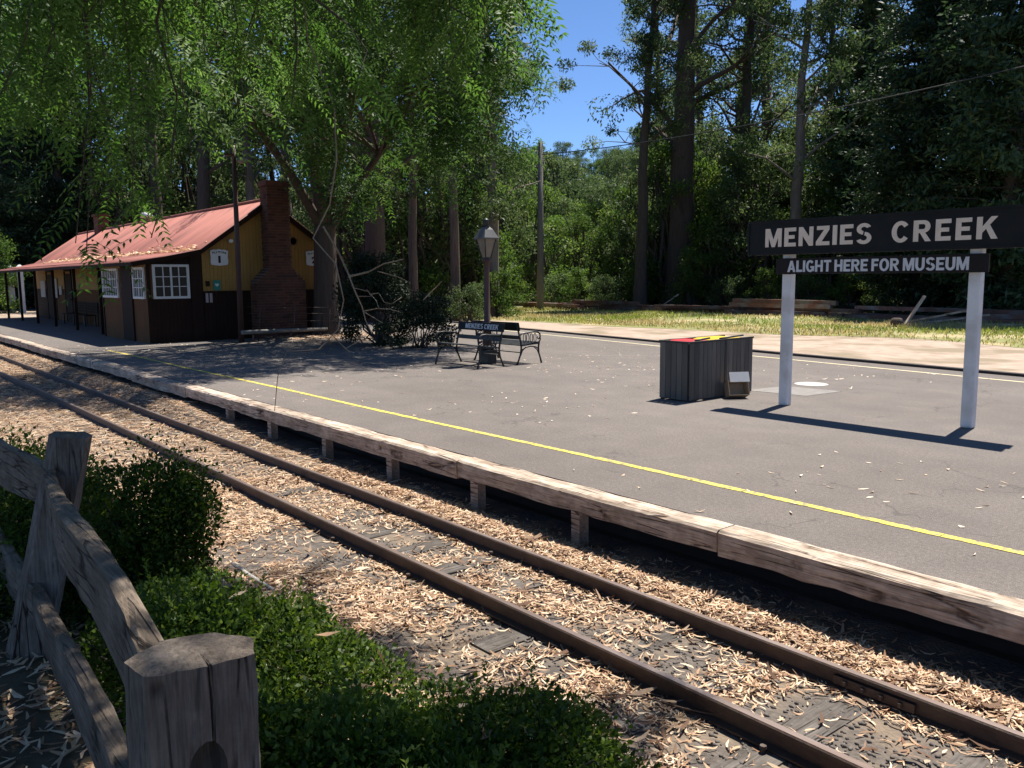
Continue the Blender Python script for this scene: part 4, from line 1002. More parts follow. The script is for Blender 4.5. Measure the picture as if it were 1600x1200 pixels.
# few large dry leaves caught on the hedge
n = 16; P = np.stack([rng.uniform(-3.5, -2.0, n), rng.uniform(1.2, 1.9, n), np.full(n, .0)], -1); P[:, 2] = .16 + .36 * np.sqrt(np.clip(1 - ((P[:, 0] + 3.15) / .8) ** 2 - ((P[:, 1] - 1.42) / .7) ** 2, .15, 1)) + .02
V, Q = leafquads(P, rng.normal(size=(n, 3)) * [1, 1, .25], rng.uniform(.07, .12, n), .022)
tag(link('caught_leaves', quadmesh('caught_leaves', V, Q, np.repeat(rng.random(n), 4)), M_LITTER), 'long dry leaves caught on top of the box hedge', 'leaf litter', kind='stuff')

# ------------------------------------------------------------------ trees: prototypes
M_BARK = mat('gum_bark', (.10, .078, .062), (.055, .043, .035), 2.5, .9, .8, 5, stretch=(4, 4, .5), rnd=.2)
M_BARKPALE = mat('pale_bark', (.18, .155, .13), (.11, .093, .077), 1.6, .85, .5, 5, stretch=(3, 3, .6), rnd=.15)
M_BARKDARK = mat('dark_bark', (.055, .040, .032), (.09, .066, .052), 2.5, .92, .9, 5, stretch=(5, 5, .5))
M_GUM = leafmat('gum_leaf', [(.036, .062, .024), (.060, .098, .036), (.098, .140, .052), (.15, .18, .075)], .4, .55, .2)
M_PINE = leafmat('pine_needle', [(.018, .040, .019), (.030, .060, .025), (.050, .085, .034)], .22, .55, .3)
M_WATTLE = leafmat('wattle_leaf', [(.034, .072, .016), (.065, .122, .026), (.105, .17, .038), (.16, .21, .06)], .45, .55, .2)
M_PEPPER = leafmat('pepper_leaf', [(.026, .062, .015), (.050, .112, .024), (.085, .165, .036), (.145, .23, .072)], .45, .55, .18)
def limbs_mesh(paths):
    b = MB()
    for p, r, n in paths: b.tube(p, r, n, cap=False)
    return b
def wob(p0, p1, k, amp, g, sag=0.0):
    p0 = np.array(p0, float); p1 = np.array(p1, float); out = []
    for i in range(k + 1):
        t = i / k; q = p0 + (p1 - p0) * t + (g.normal(0, amp, 3) if 0 < i < k else 0); q = q + np.array([0, 0, -sag * math.sin(t * math.pi)]); out.append(tuple(q))
    return out
def clump(c, r, n, g, droop=.4, flat_=.75):
    P = c + unit(g.normal(size=(n, 3))) * (g.random((n, 1)) ** .45) * np.array([r, r, r * flat_])
    D = g.normal(size=(n, 3)) * .8 + np.array([0, 0, -droop]); return P, D
def finish_tree(name, tr, P, D, lsize, lasp, lm, bm, g, var):
    e = empty(name, (0, 0, 0))
    tr.build('trunk', bm, e)
    L_ = g.uniform(.7, 1.3, len(P)) * lsize
    V, Q = leafquads(P, D, L_, L_ * lasp, g2=g, up_bias=.3, fold=.15)
    link('crown', quadmesh('crown', V, Q, np.repeat(np.clip(var, 0, 1), 4)), lm, e)
    return e
def gum(seed, H, r0, first, spread, nl, lsize=.26, per=150, bark=None, leaf=None, dens=1.0):
    g = np.random.default_rng(seed)
    lean = g.normal(0, .02, 2) * H
    tp = [(lean[0] * t * t + g.normal(0, .06) * (t > 0), lean[1] * t * t + g.normal(0, .06) * (t > 0), H * t) for t in np.linspace(0, 1, 12)]
    tr = MB(); tr.tube(tp, [r0 * (1.25 if i == 0 else 1 - .80 * i / 11) for i in range(12)], 10, cap=False)
    Ps, Ds, Vs = [], [], []
    for k in range(nl):
        t = first + (1 - first) * (k + g.random()) / nl; t = min(t, .98)
        i = int(t * 11); base = np.array(tp[i]) * (1 - (t * 11 - i)) + np.array(tp[min(i + 1, 11)]) * (t * 11 - i)
        a = g.uniform(0, 2 * math.pi); ln_ = spread * (1.15 - .75 * abs(t - first - .15) / (1 - first)) * g.uniform(.6, 1.15); el = g.uniform(.25, .9)
        tip = base + np.array([math.cos(a) * ln_, math.sin(a) * ln_, ln_ * el])
        lp = wob(base, tip, 4, ln_ * .05, g, -.06 * ln_); tr.tube(lp, [r0 * .30 * (1 - t * .5) * q for q in (1, .75, .55, .4, .25)], 6, cap=False)
        for s in range(g.integers(3, 6)):
            q = g.uniform(.45, 1.0); b0 = np.array(lp[int(q * 4)]); tw = b0 + g.normal(size=3) * np.array([1, 1, .6]) * ln_ * .32 + [0, 0, ln_ * .12]
            tr.tube(wob(b0, tw, 2, ln_ * .03, g), [r0 * .08, r0 * .05, r0 * .025], 5, cap=False)
            cr = spread * g.uniform(.16, .30); P, D = clump(tw, cr, int(per * dens * g.uniform(.6, 1.3)), g, .7, .7)
            Ps.append(P); Ds.append(D); Vs.append(np.clip(g.normal(.45, .2) + g.normal(0, .16, len(P)), 0, 1))
    return finish_tree('gum_tree', tr, np.concatenate(Ps), np.concatenate(Ds), lsize, .38, leaf or M_GUM, bark or M_BARK, g, np.concatenate(Vs))
def pine(seed, H, r0, spread, lsize=.3, low=.08):
    g = np.random.default_rng(seed); tr = MB(); tr.tube([(g.normal(0, .04), g.normal(0, .04), H * t) for t in np.linspace(0, 1, 8)], [r0 * (1 - .92 * t) for t in np.linspace(0, 1, 8)], 9, cap=False)
    Ps, Ds = [], []; z = H * low
    while z < H * .99:
        t = z / H; ln0 = spread * (1 - t) ** .75 * (.55 + .45 * min(1, t / .2))
        for k in range(g.integers(4, 7)):
            a = g.uniform(0, 6.283); ln_ = ln0 * g.uniform(.55, 1.15) + .3; dv = np.array([math.cos(a), math.sin(a), g.uniform(-.1, .28)])
            lp = wob((0, 0, z), dv * ln_ + [0, 0, z], 3, .06 * ln_, g, -.05 * ln_); tr.tube(lp, [.05 * (1 - t) + .02, .03, .02, .008], 4, cap=False)
            n = int(62 * ln_ + 16); q = g.uniform(.12, 1.03, n); P = np.array([0, 0, z]) + dv * ln_ * q[:, None] + g.normal(size=(n, 3)) * np.array([.28, .28, .14]) * (0.4 + .22 * ln_)
            Ps.append(P); Ds.append(dv * .6 + g.normal(size=(n, 3)) * .6 + [0, 0, -.25])
        z += g.uniform(.26, .46)
    P = np.concatenate(Ps); return finish_tree('pine_tree', tr, P, np.concatenate(Ds), lsize, .30, M_PINE, M_BARKDARK, g, np.clip(g.normal(.5, .25, len(P)), 0, 1))
def bushy(seed, H, spread, ncl, per, lsize, name='wattle_tree', leaf=None, low=.05, asp=.42):
    g = np.random.default_rng(seed); tr = MB(); Ps, Ds, Vs = [], [], []
    stems = [(g.normal(0, .15), g.normal(0, .15)) for _ in range(g.integers(2, 4))]
    for k in range(ncl):
        z = H * (low + (1 - low) * g.random() ** .8); rr = spread * math.sqrt(max(.05, 1 - ((z / H - .45) / .58) ** 2)) * g.random() ** .5
        a = g.uniform(0, 6.283); c = np.array([rr * math.cos(a), rr * math.sin(a), z]); s = stems[k % len(stems)]
        if k % 2 == 0: tr.tube(wob((s[0], s[1], 0), c, 4, .04 * H, g, -.03 * H), [.014 * H, .012 * H, .009 * H, .006 * H, .003 * H], 5, cap=False)
        P, D = clump(c, spread * g.uniform(.22, .38), int(per * g.uniform(.7, 1.3)), g, .25, .75); P[:, 2] = np.maximum(P[:, 2], .05)
        Ps.append(P); Ds.append(D); Vs.append(g.normal(.45, .18) + g.normal(0, .16, len(P)))
    return finish_tree(name, tr, np.concatenate(Ps), np.concatenate(Ds), lsize, asp, leaf or M_WATTLE, M_BARK, g, np.concatenate(Vs))
protos = []
def hold(e): protos.append(e); return e
G1 = hold(gum(101, 29, .62, .32, 4.6, 17, .30, 190)); G2 = hold(gum(102, 32, .55, .42, 4.2, 16, .30, 190)); G3 = hold(gum(103, 25, .42, .25, 4.4, 17, .28, 190, M_BARKPALE))
G4 = hold(gum(104, 34, 1.05, .30, 5.6, 20, .32, 200, M_BARKDARK))
G5 = hold(gum(105, 27, .27, .34, 4.2, 16, .28, 190))
P1 = hold(pine(111, 24, .42, 4.6, .32, .02)); P2 = hold(pine(112, 19, .36, 4.2, .32, .02))
W1 = hold(bushy(121, 9, 3.0, 60, 170, .22)); W2 = hold(bushy(122, 7, 2.6, 52, 170, .20)); W3 = hold(bushy(123, 12, 3.4, 66, 170, .25, leaf=M_GUM))
S1 = hold(bushy(131, 2.4, 1.3, 34, 120, .13, 'shrub')); S2 = hold(bushy(132, 1.7, 1.1, 28, 120, .11, 'shrub', M_GUM))
used = set()
def plant(proto, u, r, sc, label, cat='tree', group=None, dz=0.0):
    x, y = polar(u, r); loc = (x, y, float(gz(x, y)) - .05 + dz); rz = rng.uniform(0, 6.28)
    if proto not in used:
        used.add(proto); proto.location = loc; proto.rotation_euler.z = rz; proto.scale = (sc, sc, sc); return tag(proto, label, cat, group)
    return copy_tree(proto, loc, sc, rz, label, cat, group)
g_e = 'gum trees at the edge of the forest'
# forest edge on the far side of the yard, picked out one by one
plant(G4, 1062, 62, 1.0, 'giant dark trunked gum rising behind the rusty timber stack', 'tree', g_e)
plant(G2, 1000, 58, .78, 'slender gum leaning into the sky gap beside the giant trunk', 'tree', g_e)
plant(G3, 1238, 57, 1.05, 'pale barked gum behind the station name board', 'tree', g_e)
plant(G1, 1150, 64, .95, 'grey green gum between the giant trunk and the pale gum', 'tree', g_e)
plant(P1, 1440, 50, 1.05, 'dark pine towering above the station name board', 'tree', 'dark pines beside the yard')
plant(P1, 1570, 46, 1.12, 'dark pine at the right edge of the forest', 'tree', 'dark pines beside the yard')
plant(P2, 1345, 60, 1.15, 'dark pine left of the tallest pine behind the sign', 'tree', 'dark pines beside the yard')
plant(P2, 1660, 52, 1.2, 'dark pine cut off by the right picture edge', 'tree', 'dark pines beside the yard')
for u, r, p, s in [(960, 76, W2, .9), (1020, 66, W3, .9), (1095, 66, W1, 1.15), (1120, 60, W2, 1.0), (1175, 60, W3, .95), (1215, 64, W1, 1.1), (1280, 58, W2, 1.1), (1310, 64, W3, 1.0), (1390, 57, W2, .9), (1480, 54, W2, .9), (1540, 55, W3, .9), (1620, 50, W1, 1.0), (1045, 63, W1, 1.25), (1135, 68, W3, 1.2), (1250, 66, W3, 1.15), (1200, 70, W3, 1.1), (1340, 70, W3, 1.3), (1090, 72, W3, 1.1), (985, 70, W1, 1.0)]:
    plant(p, u, r, s, 'leafy understorey tree at the forest edge behind the timber stack', 'tree', 'understorey trees at the forest edge')
for u, r, p, s in [(1030, 85, G1, 1.0), (1095, 80, G2, 1.0), (1140, 88, G1, 1.05), (1190, 78, G1, 1.0), (1330, 80, G3, 1.2), (1470, 80, G2, 1.0), (1560, 70, G1, 1.05), (1640, 66, G2, 1.0), (1290, 95, G4, .9), (1420, 98, G3, 1.3)]:
    plant(p, u, r, s, 'tall gum standing deeper in the forest beyond the yard', 'tree', 'gums deeper in the forest')
for u, r, p, s in [(1075, 58, S1, 1.1), (1140, 56, S2, 1.2), (1200, 55, S1, 1.0), (1265, 53, S2, 1.2), (1325, 53, S1, 1.1), (1385, 52, S2, 1.3), (1450, 51, S1, 1.1), (1530, 49, S2, 1.2), (1600, 48, S1, 1.1), (1010, 62, S1, 1.2), (975, 66, S2, 1.3)]:
    plant(p, u, r, s, 'dark shrub at the foot of the forest behind the timber stack', 'shrub', 'shrubs at the forest foot')
# gap with the power pole: bright low growth and a wooded hill behind
for u, r, p, s in [(757, 52, W1, .9), (835, 66, W1, 1.0), (872, 72, W2, 1.0), (905, 70, W1, .78), (930, 78, W1, .95), (760, 60, W3, 1.0), (860, 90, W3, 1.0), (900, 100, W1, 1.3), (950, 95, W3, 1.2), (842, 118, W3, 1.75), (868, 128, W3, 1.7), (890, 122, W3, 1.45), (912, 135, W3, 1.5), (935, 126, W3, 1.25), (960, 140, W3, 1.35), (985, 130, W3, 1.3), (815, 125, W3, 1.8)]:
    plant(p, u, r, s, 'bright green leafy tree in the gap by the power pole', 'tree', 'leafy trees in the forest gap')
for u, r, p, s in [(800, 58, S1, 1.2), (868, 62, S2, 1.4), (905, 61, S1, 1.1), (945, 60, S2, 1.3), (780, 46, S1, 1.0), (735, 40, S2, 1.1)]:
    plant(p, u, r, s, 'bright shrub along the grass in front of the gap', 'shrub', 'shrubs along the gap')
for k in range(110):
    u = rng.uniform(740, 1120) if k < 80 else rng.uniform(-150, 760); r = rng.uniform(125, 330)
    plant([W3, W1, W3, W3, W2][k % 5], u, r, rng.uniform(1.0, 1.4), 'tree on the wooded hill beyond the station', 'tree', 'trees on the wooded hill')
# behind the station and the benches
for u, r, p, s in [(592, 36, G4, .50), (650, 38, G5, .82), (712, 41, G5, .95), (735, 52, G5, .85)]:
    plant(p, u, r, s, {592: 'thick dark gum trunk behind the black bush', 650: 'slim grey gum trunk behind the bush beside the benches', 712: 'gum with straight trunk behind the lantern post', 735: 'slim gum just behind the lantern'}[u], 'tree', 'gums behind the platform')
plant(G3, 775, 47, .80, 'feathery pale green gum at the left of the sky gap', 'tree', 'gums behind the platform')
for u, r, p, s in [(560, 46, W3, .9), (610, 48, W1, 1.0), (680, 50, W3, .95), (730, 54, W1, 1.0), (540, 56, W3, 1.2), (640, 60, W3, 1.2), (700, 66, G1, .95), (600, 70, G2, 1.0), (520, 66, G1, 1.0)]:
    plant(p, u, r, s, 'shady tree in the wood behind the benches and the lantern', 'tree', 'trees behind the benches')
for u, r, p, s in [(110, 66, P1, .9), (30, 72, P1, 1.05), (-40, 64, P2, 1.1), (260, 64, G2, .9), (330, 60, G1, .9), (150, 80, G1, .95), (60, 92, G2, 1.0), (400, 62, G3, 1.0), (460, 60, G2, .9), (220, 90, G3, 1.2), (-70, 84, G1, 1.0), (300, 82, W3, 1.7), (380, 78, G1, .9), (440, 76, W3, 1.5), (-20, 58, W2, .8), (90, 74, W3, 1.2), (330, 70, W3, 1.3), (200, 66, W3, 1.2), (265, 74, W3, 1.2), (20, 80, W3, 1.2)]:
    plant(p, u, r, s, {'P': 'dark conifer in the belt of trees behind the station roof', 'g': 'gum in the belt of trees behind the station roof', 'w': 'broad leafy tree in the belt behind the station roof'}['P' if p in (P1, P2) else ('w' if p in (W1, W2, W3) else 'g')], 'tree', 'tree belt behind the station')
# dark bush by the platform end
plant(hold(bushy(141, 3.0, 1.25, 60, 300, .085, 'platform_bush', leafmat('dark_bush_leaf', [(.008, .016, .008), (.014, .026, .011), (.022, .036, .015)], .12, .6, .2), .02, .5)), 588, 23.6, .95, 'dense black green bush between the tree and the benches', 'shrub')
plant(hold(bushy(142, 1.9, .95, 40, 220, .08, 'platform_bush', MATS['dark_bush_leaf'], .02, .5)), 668, 22.3, .95, 'lower dark bush beside the lettered bench', 'shrub')
for e in protos:
    e.location.z = e.location.z if e in used else -50

# ------------------------------------------------------------------ pepper trees with feathery weeping fronds
def fronds(anch, dirs, L_, npair, leaf_l, leaf_w, g, segs_sag=.5, vv=None):
    """pinnate fronds: rachis bends down under its weight, paired leaflets along it"""
    n = len(anch); dirs = unit(dirs); t = np.linspace(.12, 1, npair)
    down = np.array([0, 0, -1.0]); Vs, Vars = [], []
    sideways = unit(np.cross(dirs, down + g.normal(size=(n, 3)) * .35))
    vv = np.clip(g.normal(.45, .22, n), 0, 1) if vv is None else vv
    for k, q in enumerate(t):
        P = anch + dirs * (L_ * q)[:, None] + down * (L_ * segs_sag * q * q)[:, None]
        tg = unit(dirs + down * 2 * segs_sag * q)
        ll = leaf_l * (1.05 - .55 * abs(q - .45)) * g.uniform(.8, 1.15, n)
        for s in (-1, 1):
            D = unit(sideways * s + tg * .55 + g.normal(size=(n, 3)) * .12 + down * .15)
            tv = unit(tg - D * (tg * D).sum(1, keepdims=True)) * leaf_w * .5; D3 = D * ll[:, None]; drp = down * (ll * .12)[:, None]
            Vs.append(np.stack([P, P + D3 * .42 + tv, P + D3 + drp, P + D3 * .42 - tv], 1).reshape(-1, 3)); Vars.append(np.repeat(np.clip(vv + g.normal(0, .08, n), 0, 1), 4))
    V = np.concatenate(Vs); return V, np.arange(len(V)).reshape(-1, 4), np.concatenate(Vars)
def pepper_tree(name, label, base, limbs, trunk_r, nfr, npair, leaf_l, leaf_w, frL, seed, strand, frond_pts, lm=None):
    """limbs: list of polylines (world) from the trunk; hanging strands of fronds from frond_pts(g)"""
    g = np.random.default_rng(seed); e = empty(name, base, label, 'tree'); off = (-base[0], -base[1], -base[2])
    tr = MB()
    for p, r in limbs: tr.tube(p, r, 9, cap=False)
    A, D, vv = frond_pts(g, tr)
    L_ = g.uniform(.7, 1.25, len(A)) * frL
    V, Q, var = fronds(A, D, L_, npair, leaf_l, leaf_w, g, vv=vv)
    tr.build('trunk', M_BARKDARK, e, off)
    link('crown', quadmesh('crown', V, Q, var), lm or M_PEPPER, e, off)
    return e
TB = np.array([-24.6, 12.75, 0.0])
g0 = np.random.default_rng(77)
# forks given as offsets in the picture plane (a = along viewer's right, h = height, d = depth away from viewer)
RV = np.array([.64, .768, 0]); FV = np.array([-.769, .639, 0])
def tp_(a, h, d): return tuple(TB + RV * a + FV * d + np.array([0, 0, h]))
limbs = [([tp_(-.08, -.1, 0), tp_(-.02, .9, 0), tp_(0, 2.2, 0), tp_(.03, 3.5, 0)], [.50, .40, .37, .34]),
         ([tp_(.0, 3.3, 0), tp_(-.25, 4.6, .2), tp_(-.4, 6.4, .1), tp_(-.5, 8.5, -.4), tp_(-.8, 11.5, -1)], [.20, .17, .14, .10, .04]),
         ([tp_(.03, 3.3, 0), tp_(.35, 4.6, -.2), tp_(.8, 6.2, -.6), tp_(1.5, 8.2, -1.2), tp_(2.0, 10.6, -2)], [.21, .17, .14, .10, .04]),
         ([tp_(.08, 3.2, 0), tp_(.9, 4.4, -.2), tp_(1.9, 5.6, -.6), tp_(3.0, 7.2, -1.2), tp_(4.4, 9.0, -2)], [.16, .13, .10, .08, .03]),
         ([tp_(-.05, 3.4, 0), tp_(-.7, 5.0, -1.2), tp_(-1.7, 6.8, -2.6), tp_(-3.0, 8.4, -4.0), tp_(-4.6, 9.6, -5.2)], [.16, .13, .10, .07, .03]),
         ([tp_(0, 3.4, 0), tp_(.1, 5, -1.2), tp_(-.1, 7.2, -3.0), tp_(-.6, 9.0, -5.2), tp_(-1.2, 10.2, -7.4)], [.16, .13, .10, .07, .03]),
         ([tp_(0, 3.4, 0), tp_(.3, 5.5, .6), tp_(.7, 8, 1.0), tp_(1, 10.5, 1.4)], [.16, .12, .08, .03])]
def crown_far(g, tr):
    A, D, VV = [], [], []; k = 0
    while k < 170:
        # strands hang from points spread through a wide dome that leans out over the platform
        th = g.uniform(0, 6.283); rr = math.sqrt(g.random()) * 7.4; a, d = rr * math.cos(th) - .9, rr * math.sin(th) * .8 - 4.2
        top = 5.6 + 8.0 * math.sqrt(max(0, 1 - (rr / 8.0) ** 2)); h = g.uniform((4.4 if d > -3.5 else 5.3) if a > -1.5 else 5.9, top)
        c = np.array(tp_(a, h, d))
        if c[0] < -23.6 and 6.0 < c[1] < 17 and (c[1] - .42 * (c[2] - 3.5)) < 13.5: continue      # keeps clear of the sun on the roof
        k += 1
        lp = limbs[g.integers(1, len(limbs))][0]; s_ = np.array(lp[g.integers(2, len(lp))])
        if k % 2 == 0: tr.tube(wob(s_, c, 4, .15, g, -.5), [.05, .04, .03, .02, .01], 5, cap=False)
        out = unit(np.array([c[0] - TB[0], c[1] - TB[1], .0]) + 1e-3); v0 = g.normal(.40, .26)
        for q in range(int(72 * g.uniform(.4, 1.5))):
            p = c + g.normal(size=3) * np.array([.46, .46, .30]); A.append(p); D.append(out * .5 + g.normal(size=3) * .7 + np.array([0, 0, -.25])); VV.append(v0 + g.normal(0, .12))
    return np.array(A), np.array(D), np.clip(np.array(VV), 0, 1)
pepper_tree('pepper_tree', 'big weeping pepper tree with forked dark trunk beside the gable', tuple(TB), limbs, .4, 0, 5, .17, .052, .50, 78, 0, crown_far)
# tree on the near bank whose limbs hang over the line into the top of the picture
NB = np.array([-5.2, -2.6, 0.1])
nl = [([(-5.2, -2.6, 0), (-5.1, -2.4, 1.4), (-5.0, -2.0, 2.8), (-4.9, -1.5, 4.2)], [.34, .28, .25, .22]),
      ([(-4.9, -1.5, 4.2), (-4.2, -.4, 5.4), (-3.6, .9, 6.2), (-3.0, 2.4, 6.5), (-2.6, 3.8, 6.4), (-2.2, 5.2, 6.0)], [.18, .14, .11, .08, .06, .03]),
      ([(-3.6, .9, 6.2), (-4.4, 2.2, 6.3), (-4.9, 3.4, 6.1), (-5.3, 4.2, 5.8)], [.09, .07, .05, .02]),
      ([(-3.4, -1.6, 5.5), (-2.6, 0, 6.0), (-2.0, 1.4, 6.3), (-1.4, 2.8, 6.2), (-.9, 4.0, 5.9)], [.10, .08, .06, .05, .02]),
      ([(-4.9, -1.5, 4.2), (-5.4, -.1, 5.3), (-6.2, 1.2, 5.9), (-7.0, 2.4, 5.8), (-7.6, 3.2, 5.4)], [.18, .14, .10, .07, .03]),
      ([(-4.9, -1.5, 4.2), (-7.0, -.8, 5.2), (-9.0, .2, 5.6), (-11.0, 1.0, 5.4), (-12.5, 1.6, 5.0)], [.17, .13, .10, .07, .03]),
      ([(-4.9, -1.5, 4.2), (-3.4, -1.6, 5.5), (-1.6, -1.0, 6.4), (0, 0, 6.6), (1.2, 1.0, 6.2)], [.17, .13, .10, .07, .03]),
      ([(-5.4, -.1, 5.3), (-5.0, 1.4, 5.6), (-4.6, 2.6, 5.3), (-4.4, 3.4, 4.7)], [.09, .07, .05, .02])]
def crown_near(g, tr):
    A, D, VV = [], [], []
    def strand(s_, c, end, dens):
        path = wob(s_, c, 2, .06, g) + wob(c, end, 5, .05, g)[1:]
        tr.tube(path, [.016, .014, .012, .010, .008, .006, .004, .003][:len(path)], 5, cap=False)
        ln_ = float(np.linalg.norm(np.array(end) - c)); v0 = g.normal(.45, .15)
        for q in range(int(dens * ln_ + 4)):
            f = g.random() ** .8; pnt = c + (np.array(end) - c) * f + g.normal(0, .04, 3); a = g.uniform(0, 6.283)
            A.append(pnt); D.append(np.array([math.cos(a), math.sin(a), -.35])); VV.append(v0 + g.normal(0, .12))
    # the roof of foliage overhead that shades the bank, hedge and fence
    for p, r in nl[1:]:
        pts = np.array(p)
        for k in range((84 if pts[-1][0] > -3 else 60) if pts[-1][0] > -6 else 18):
            t = g.uniform(.2, 1) * (len(pts) - 1.001); i = int(t); s_ = pts[i] + (pts[i + 1] - pts[i]) * (t - i)
            c = s_ + g.normal(size=3) * np.array([.85, .6, .35]) + [0, 0, .1]
            dist = -.769 * c[0] + .639 * c[1]
            sx_, sy_ = c[0] + .08 * (c[2] - .5), c[1] - .42 * (c[2] - .5)
            if ((sx_ + 3.25) / .95) ** 2 + ((sy_ - 1.45) / .8) ** 2 < 1.0: continue     # a gap that lets the sun through
            if ((sx_ + 6.0) / .9) ** 2 + ((sy_ - 1.1) / .6) ** 2 < 1 and g.random() < .8: continue
            drop = min(g.uniform(.4, 1.2), max(.2, c[2] - 1.9 - .36 * max(dist, 0)))
            strand(s_, c, c + np.array([g.normal(0, .25), g.normal(0, .25), -drop]), 24)
    # long strands that come down into sight
    ends = [(135, 392, 5.6), (118, 380, 5.8), (236, 372, 5.4), (205, 330, 5.9), (180, 300, 6.4)]
    for k in range(84):
        u = g.uniform(-60, 840) if k > 22 else g.uniform(-60, 330); t = (u - 800) / 1310; rmax = 3.35 * math.sqrt(1 + t * t) / (.639 + .769 * t)
        ends.append((u, g.uniform(-20, 250 if u < 480 else 190) * g.random() ** .5 * (1.0 if u < 700 else .55), min(g.uniform(4.6, 9.5), rmax)))
    allp = np.array([q for p, r in nl[1:] for q in p])
    for u, v, r in ends:
        e_ = np.array(at(u, v, r))
        if ((e_[0] + .24 + 3.2) / .72) ** 2 + ((e_[1] - 1.3 - 1.45) / .6) ** 2 < 1: continue
        zt = 1.8 + .36 * r + g.uniform(.2, .9); c = np.array([e_[0] + g.normal(0, .25), e_[1] + g.normal(0, .2), max(zt, e_[2] + .5)])
        s_ = allp[np.argmin(np.linalg.norm(allp - c - [0, 0, .6], axis=1))]
        strand(s_, c, e_, 9)
    return np.array(A), np.array(D), np.clip(np.array(VV), 0, 1)
def at(u, v, dist):
    dv = fwd * 1310 + right * (u - 800) + up * (600 - v); dv = dv / math.hypot(dv.x, dv.y)
    return tuple(Vector((0, 0, CAM_H)) + dv * dist)
near_tree = pepper_tree('pepper_tree', 'near pepper tree whose fronds hang into the top of the view', tuple(NB), nl, .3, 0, 11, .070, .0175, .36, 79, 0, crown_near)
# dead twigs hanging bare from it in front of the bush
M_DEAD = mat('bare_twig', (.34, .27, .20), (.22, .165, .12), 8, .85)
tw = MB()
for pts, r in [([(470, -60), (480, 60), (522, 165), (526, 250), (515, 320), (489, 372), (525, 413), (537, 469), (528, 515), (498, 546), (448, 549), (434, 588), (429, 642)], .0085),
               ([(505, 354), (528, 392), (543, 425), (555, 456), (566, 480), (571, 500), (581, 521)], .009), ([(545, 432), (575, 425), (600, 412), (630, 405)], .010),
               ([(590, 424), (620, 432), (640, 441)], .005), ([(553, 450), (575, 455), (588, 470), (592, 482)], .005), ([(560, 463), (580, 463), (573, 452)], .004),
               ([(568, 486), (590, 482), (610, 483), (626, 488)], .006), ([(570, 488), (585, 497), (598, 505)], .006), ([(578, 460), (592, 458), (600, 472), (612, 475), (628, 464)], .004),
               ([(520, 524), (535, 540), (548, 552)], .005), ([(565, 522), (557, 535), (541, 544)], .006), ([(662, 468), (677, 453), (690, 440)], .006)]:
    k = len(pts); tw.tube([at(u, v, 5.6 + .12 * math.sin(i * 1.7)) for i, (u, v) in enumerate(pts)], [r * .7 * (1 - .55 * i / (k - 1)) for i in range(k)], 6)
tag(tw.build('bare_branch', M_DEAD, near_tree, (-NB[0], -NB[1], -NB[2])), 'bare pale twig hanging far down from the near tree')

# ------------------------------------------------------------------ litter heap at the foot of the big tree
litter('tree_litter', 3500, (-26, -21), (10.5, 14.5), lambda X, Y: np.clip(1.25 - np.hypot(X + 23.6, Y - 12.4) / 2.3, 0, 1), (.1, .22), (.03, .05), 1, lambda X, Y, n: .01 + .05 * rng.random(n), M_LITTER, 'brown leaves heaped at the foot of the big pepper tree', flat)

# ------------------------------------------------------------------ stacked old timbers and rails at the forest foot
M_RUST = mat('rusty_timber', (.21, .10, .07), (.11, .06, .046), 3, .85, .5, 10, rnd=.35, c3=(.2, .17, .15), s3=1.2)
old_me = []
for k in range(4):
    L_ = 5.5 + 2.2 * rng.random(); w = .11 + .05 * rng.random(); hh = .10 + .04 * rng.random()
    b = MB().box(-L_ / 2, L_ / 2, -w, w, 0, hh * 1.6); me = b.mesh('stacked_timber'); me.materials.append(M_RUST); old_me.append((me, hh * 1.6))
def pile(x0, x1, yc, nrow, nlay, label, group, ok=1.0):
    for l in range(nlay):
        for r_ in range(nrow - l):
            x = x0
            while x < x1:
                me, hh = old_me[rng.integers(4)]
                if rng.random() < .85 - .22 * l:
                    xx, yy = x + rng.uniform(0, 2.5), yc + (r_ - nrow / 2) * .36 + rng.normal(0, .05)
                    o = link('stacked_timber', me, None, None, (xx, yy, float(gz(xx, yy)) + .02 + l * .20)); o.rotation_euler.z = rng.normal(0, .05); o.rotation_euler.y = rng.normal(0, .008)
                    tag(o, label, 'timber', group)
                x += 6.0
pile(-44, -10, 39.5, 4, 6, 'rusty brown timber in the long stack along the forest', 'timbers in the long stack')
pile(-53, -44, 44.5, 3, 5, 'dark timber in the short stack by the power pole', 'timbers in the short stack')
for (u, r, L_, rz, ry, nm, lb, mt_) in [(1430, 38, 1.4, .9, -1.0, 'leaning_plank', 'pale plank leaning upright on the grass verge', M_BEAM), (1465, 38, 3.2, -.05, -.22, 'fallen_beam', 'grey beam propped on the grass verge', M_BEAM), (1490, 38.6, 2.6, .35, -.16, 'fallen_beam', 'second grey beam crossing the propped beam', M_BEAM), (1545, 39, 2.4, .1, 0, 'fallen_plank', 'pale plank lying flat on the grass', M_BEAM), (1045, 56, 1.6, .6, -.6, 'leaning_plank', 'short pale stick leaning at the end of the timber stack', M_BEAM)]:
    x, y = polar(u, r); b = MB().box(-L_ / 2, L_ / 2, -.08, .08, 0, .07); o = b.build(nm, mt_, None, (x, y, float(gz(x, y)) + .04 + abs(math.sin(ry)) * L_ / 2)); o.rotation_euler = (0, ry, rz); tag(o, lb, 'plank')
x, y = polar(1402, 37); st_ = MB().lathe([(.22, 0), (.24, .2), (.2, .36), (.12, .38)], (0, 0, 0), 9).build('tree_stump', M_BARKDARK, None, (x, y, float(gz(x, y)))); tag(st_, 'small black stump on the grass verge', 'stump')
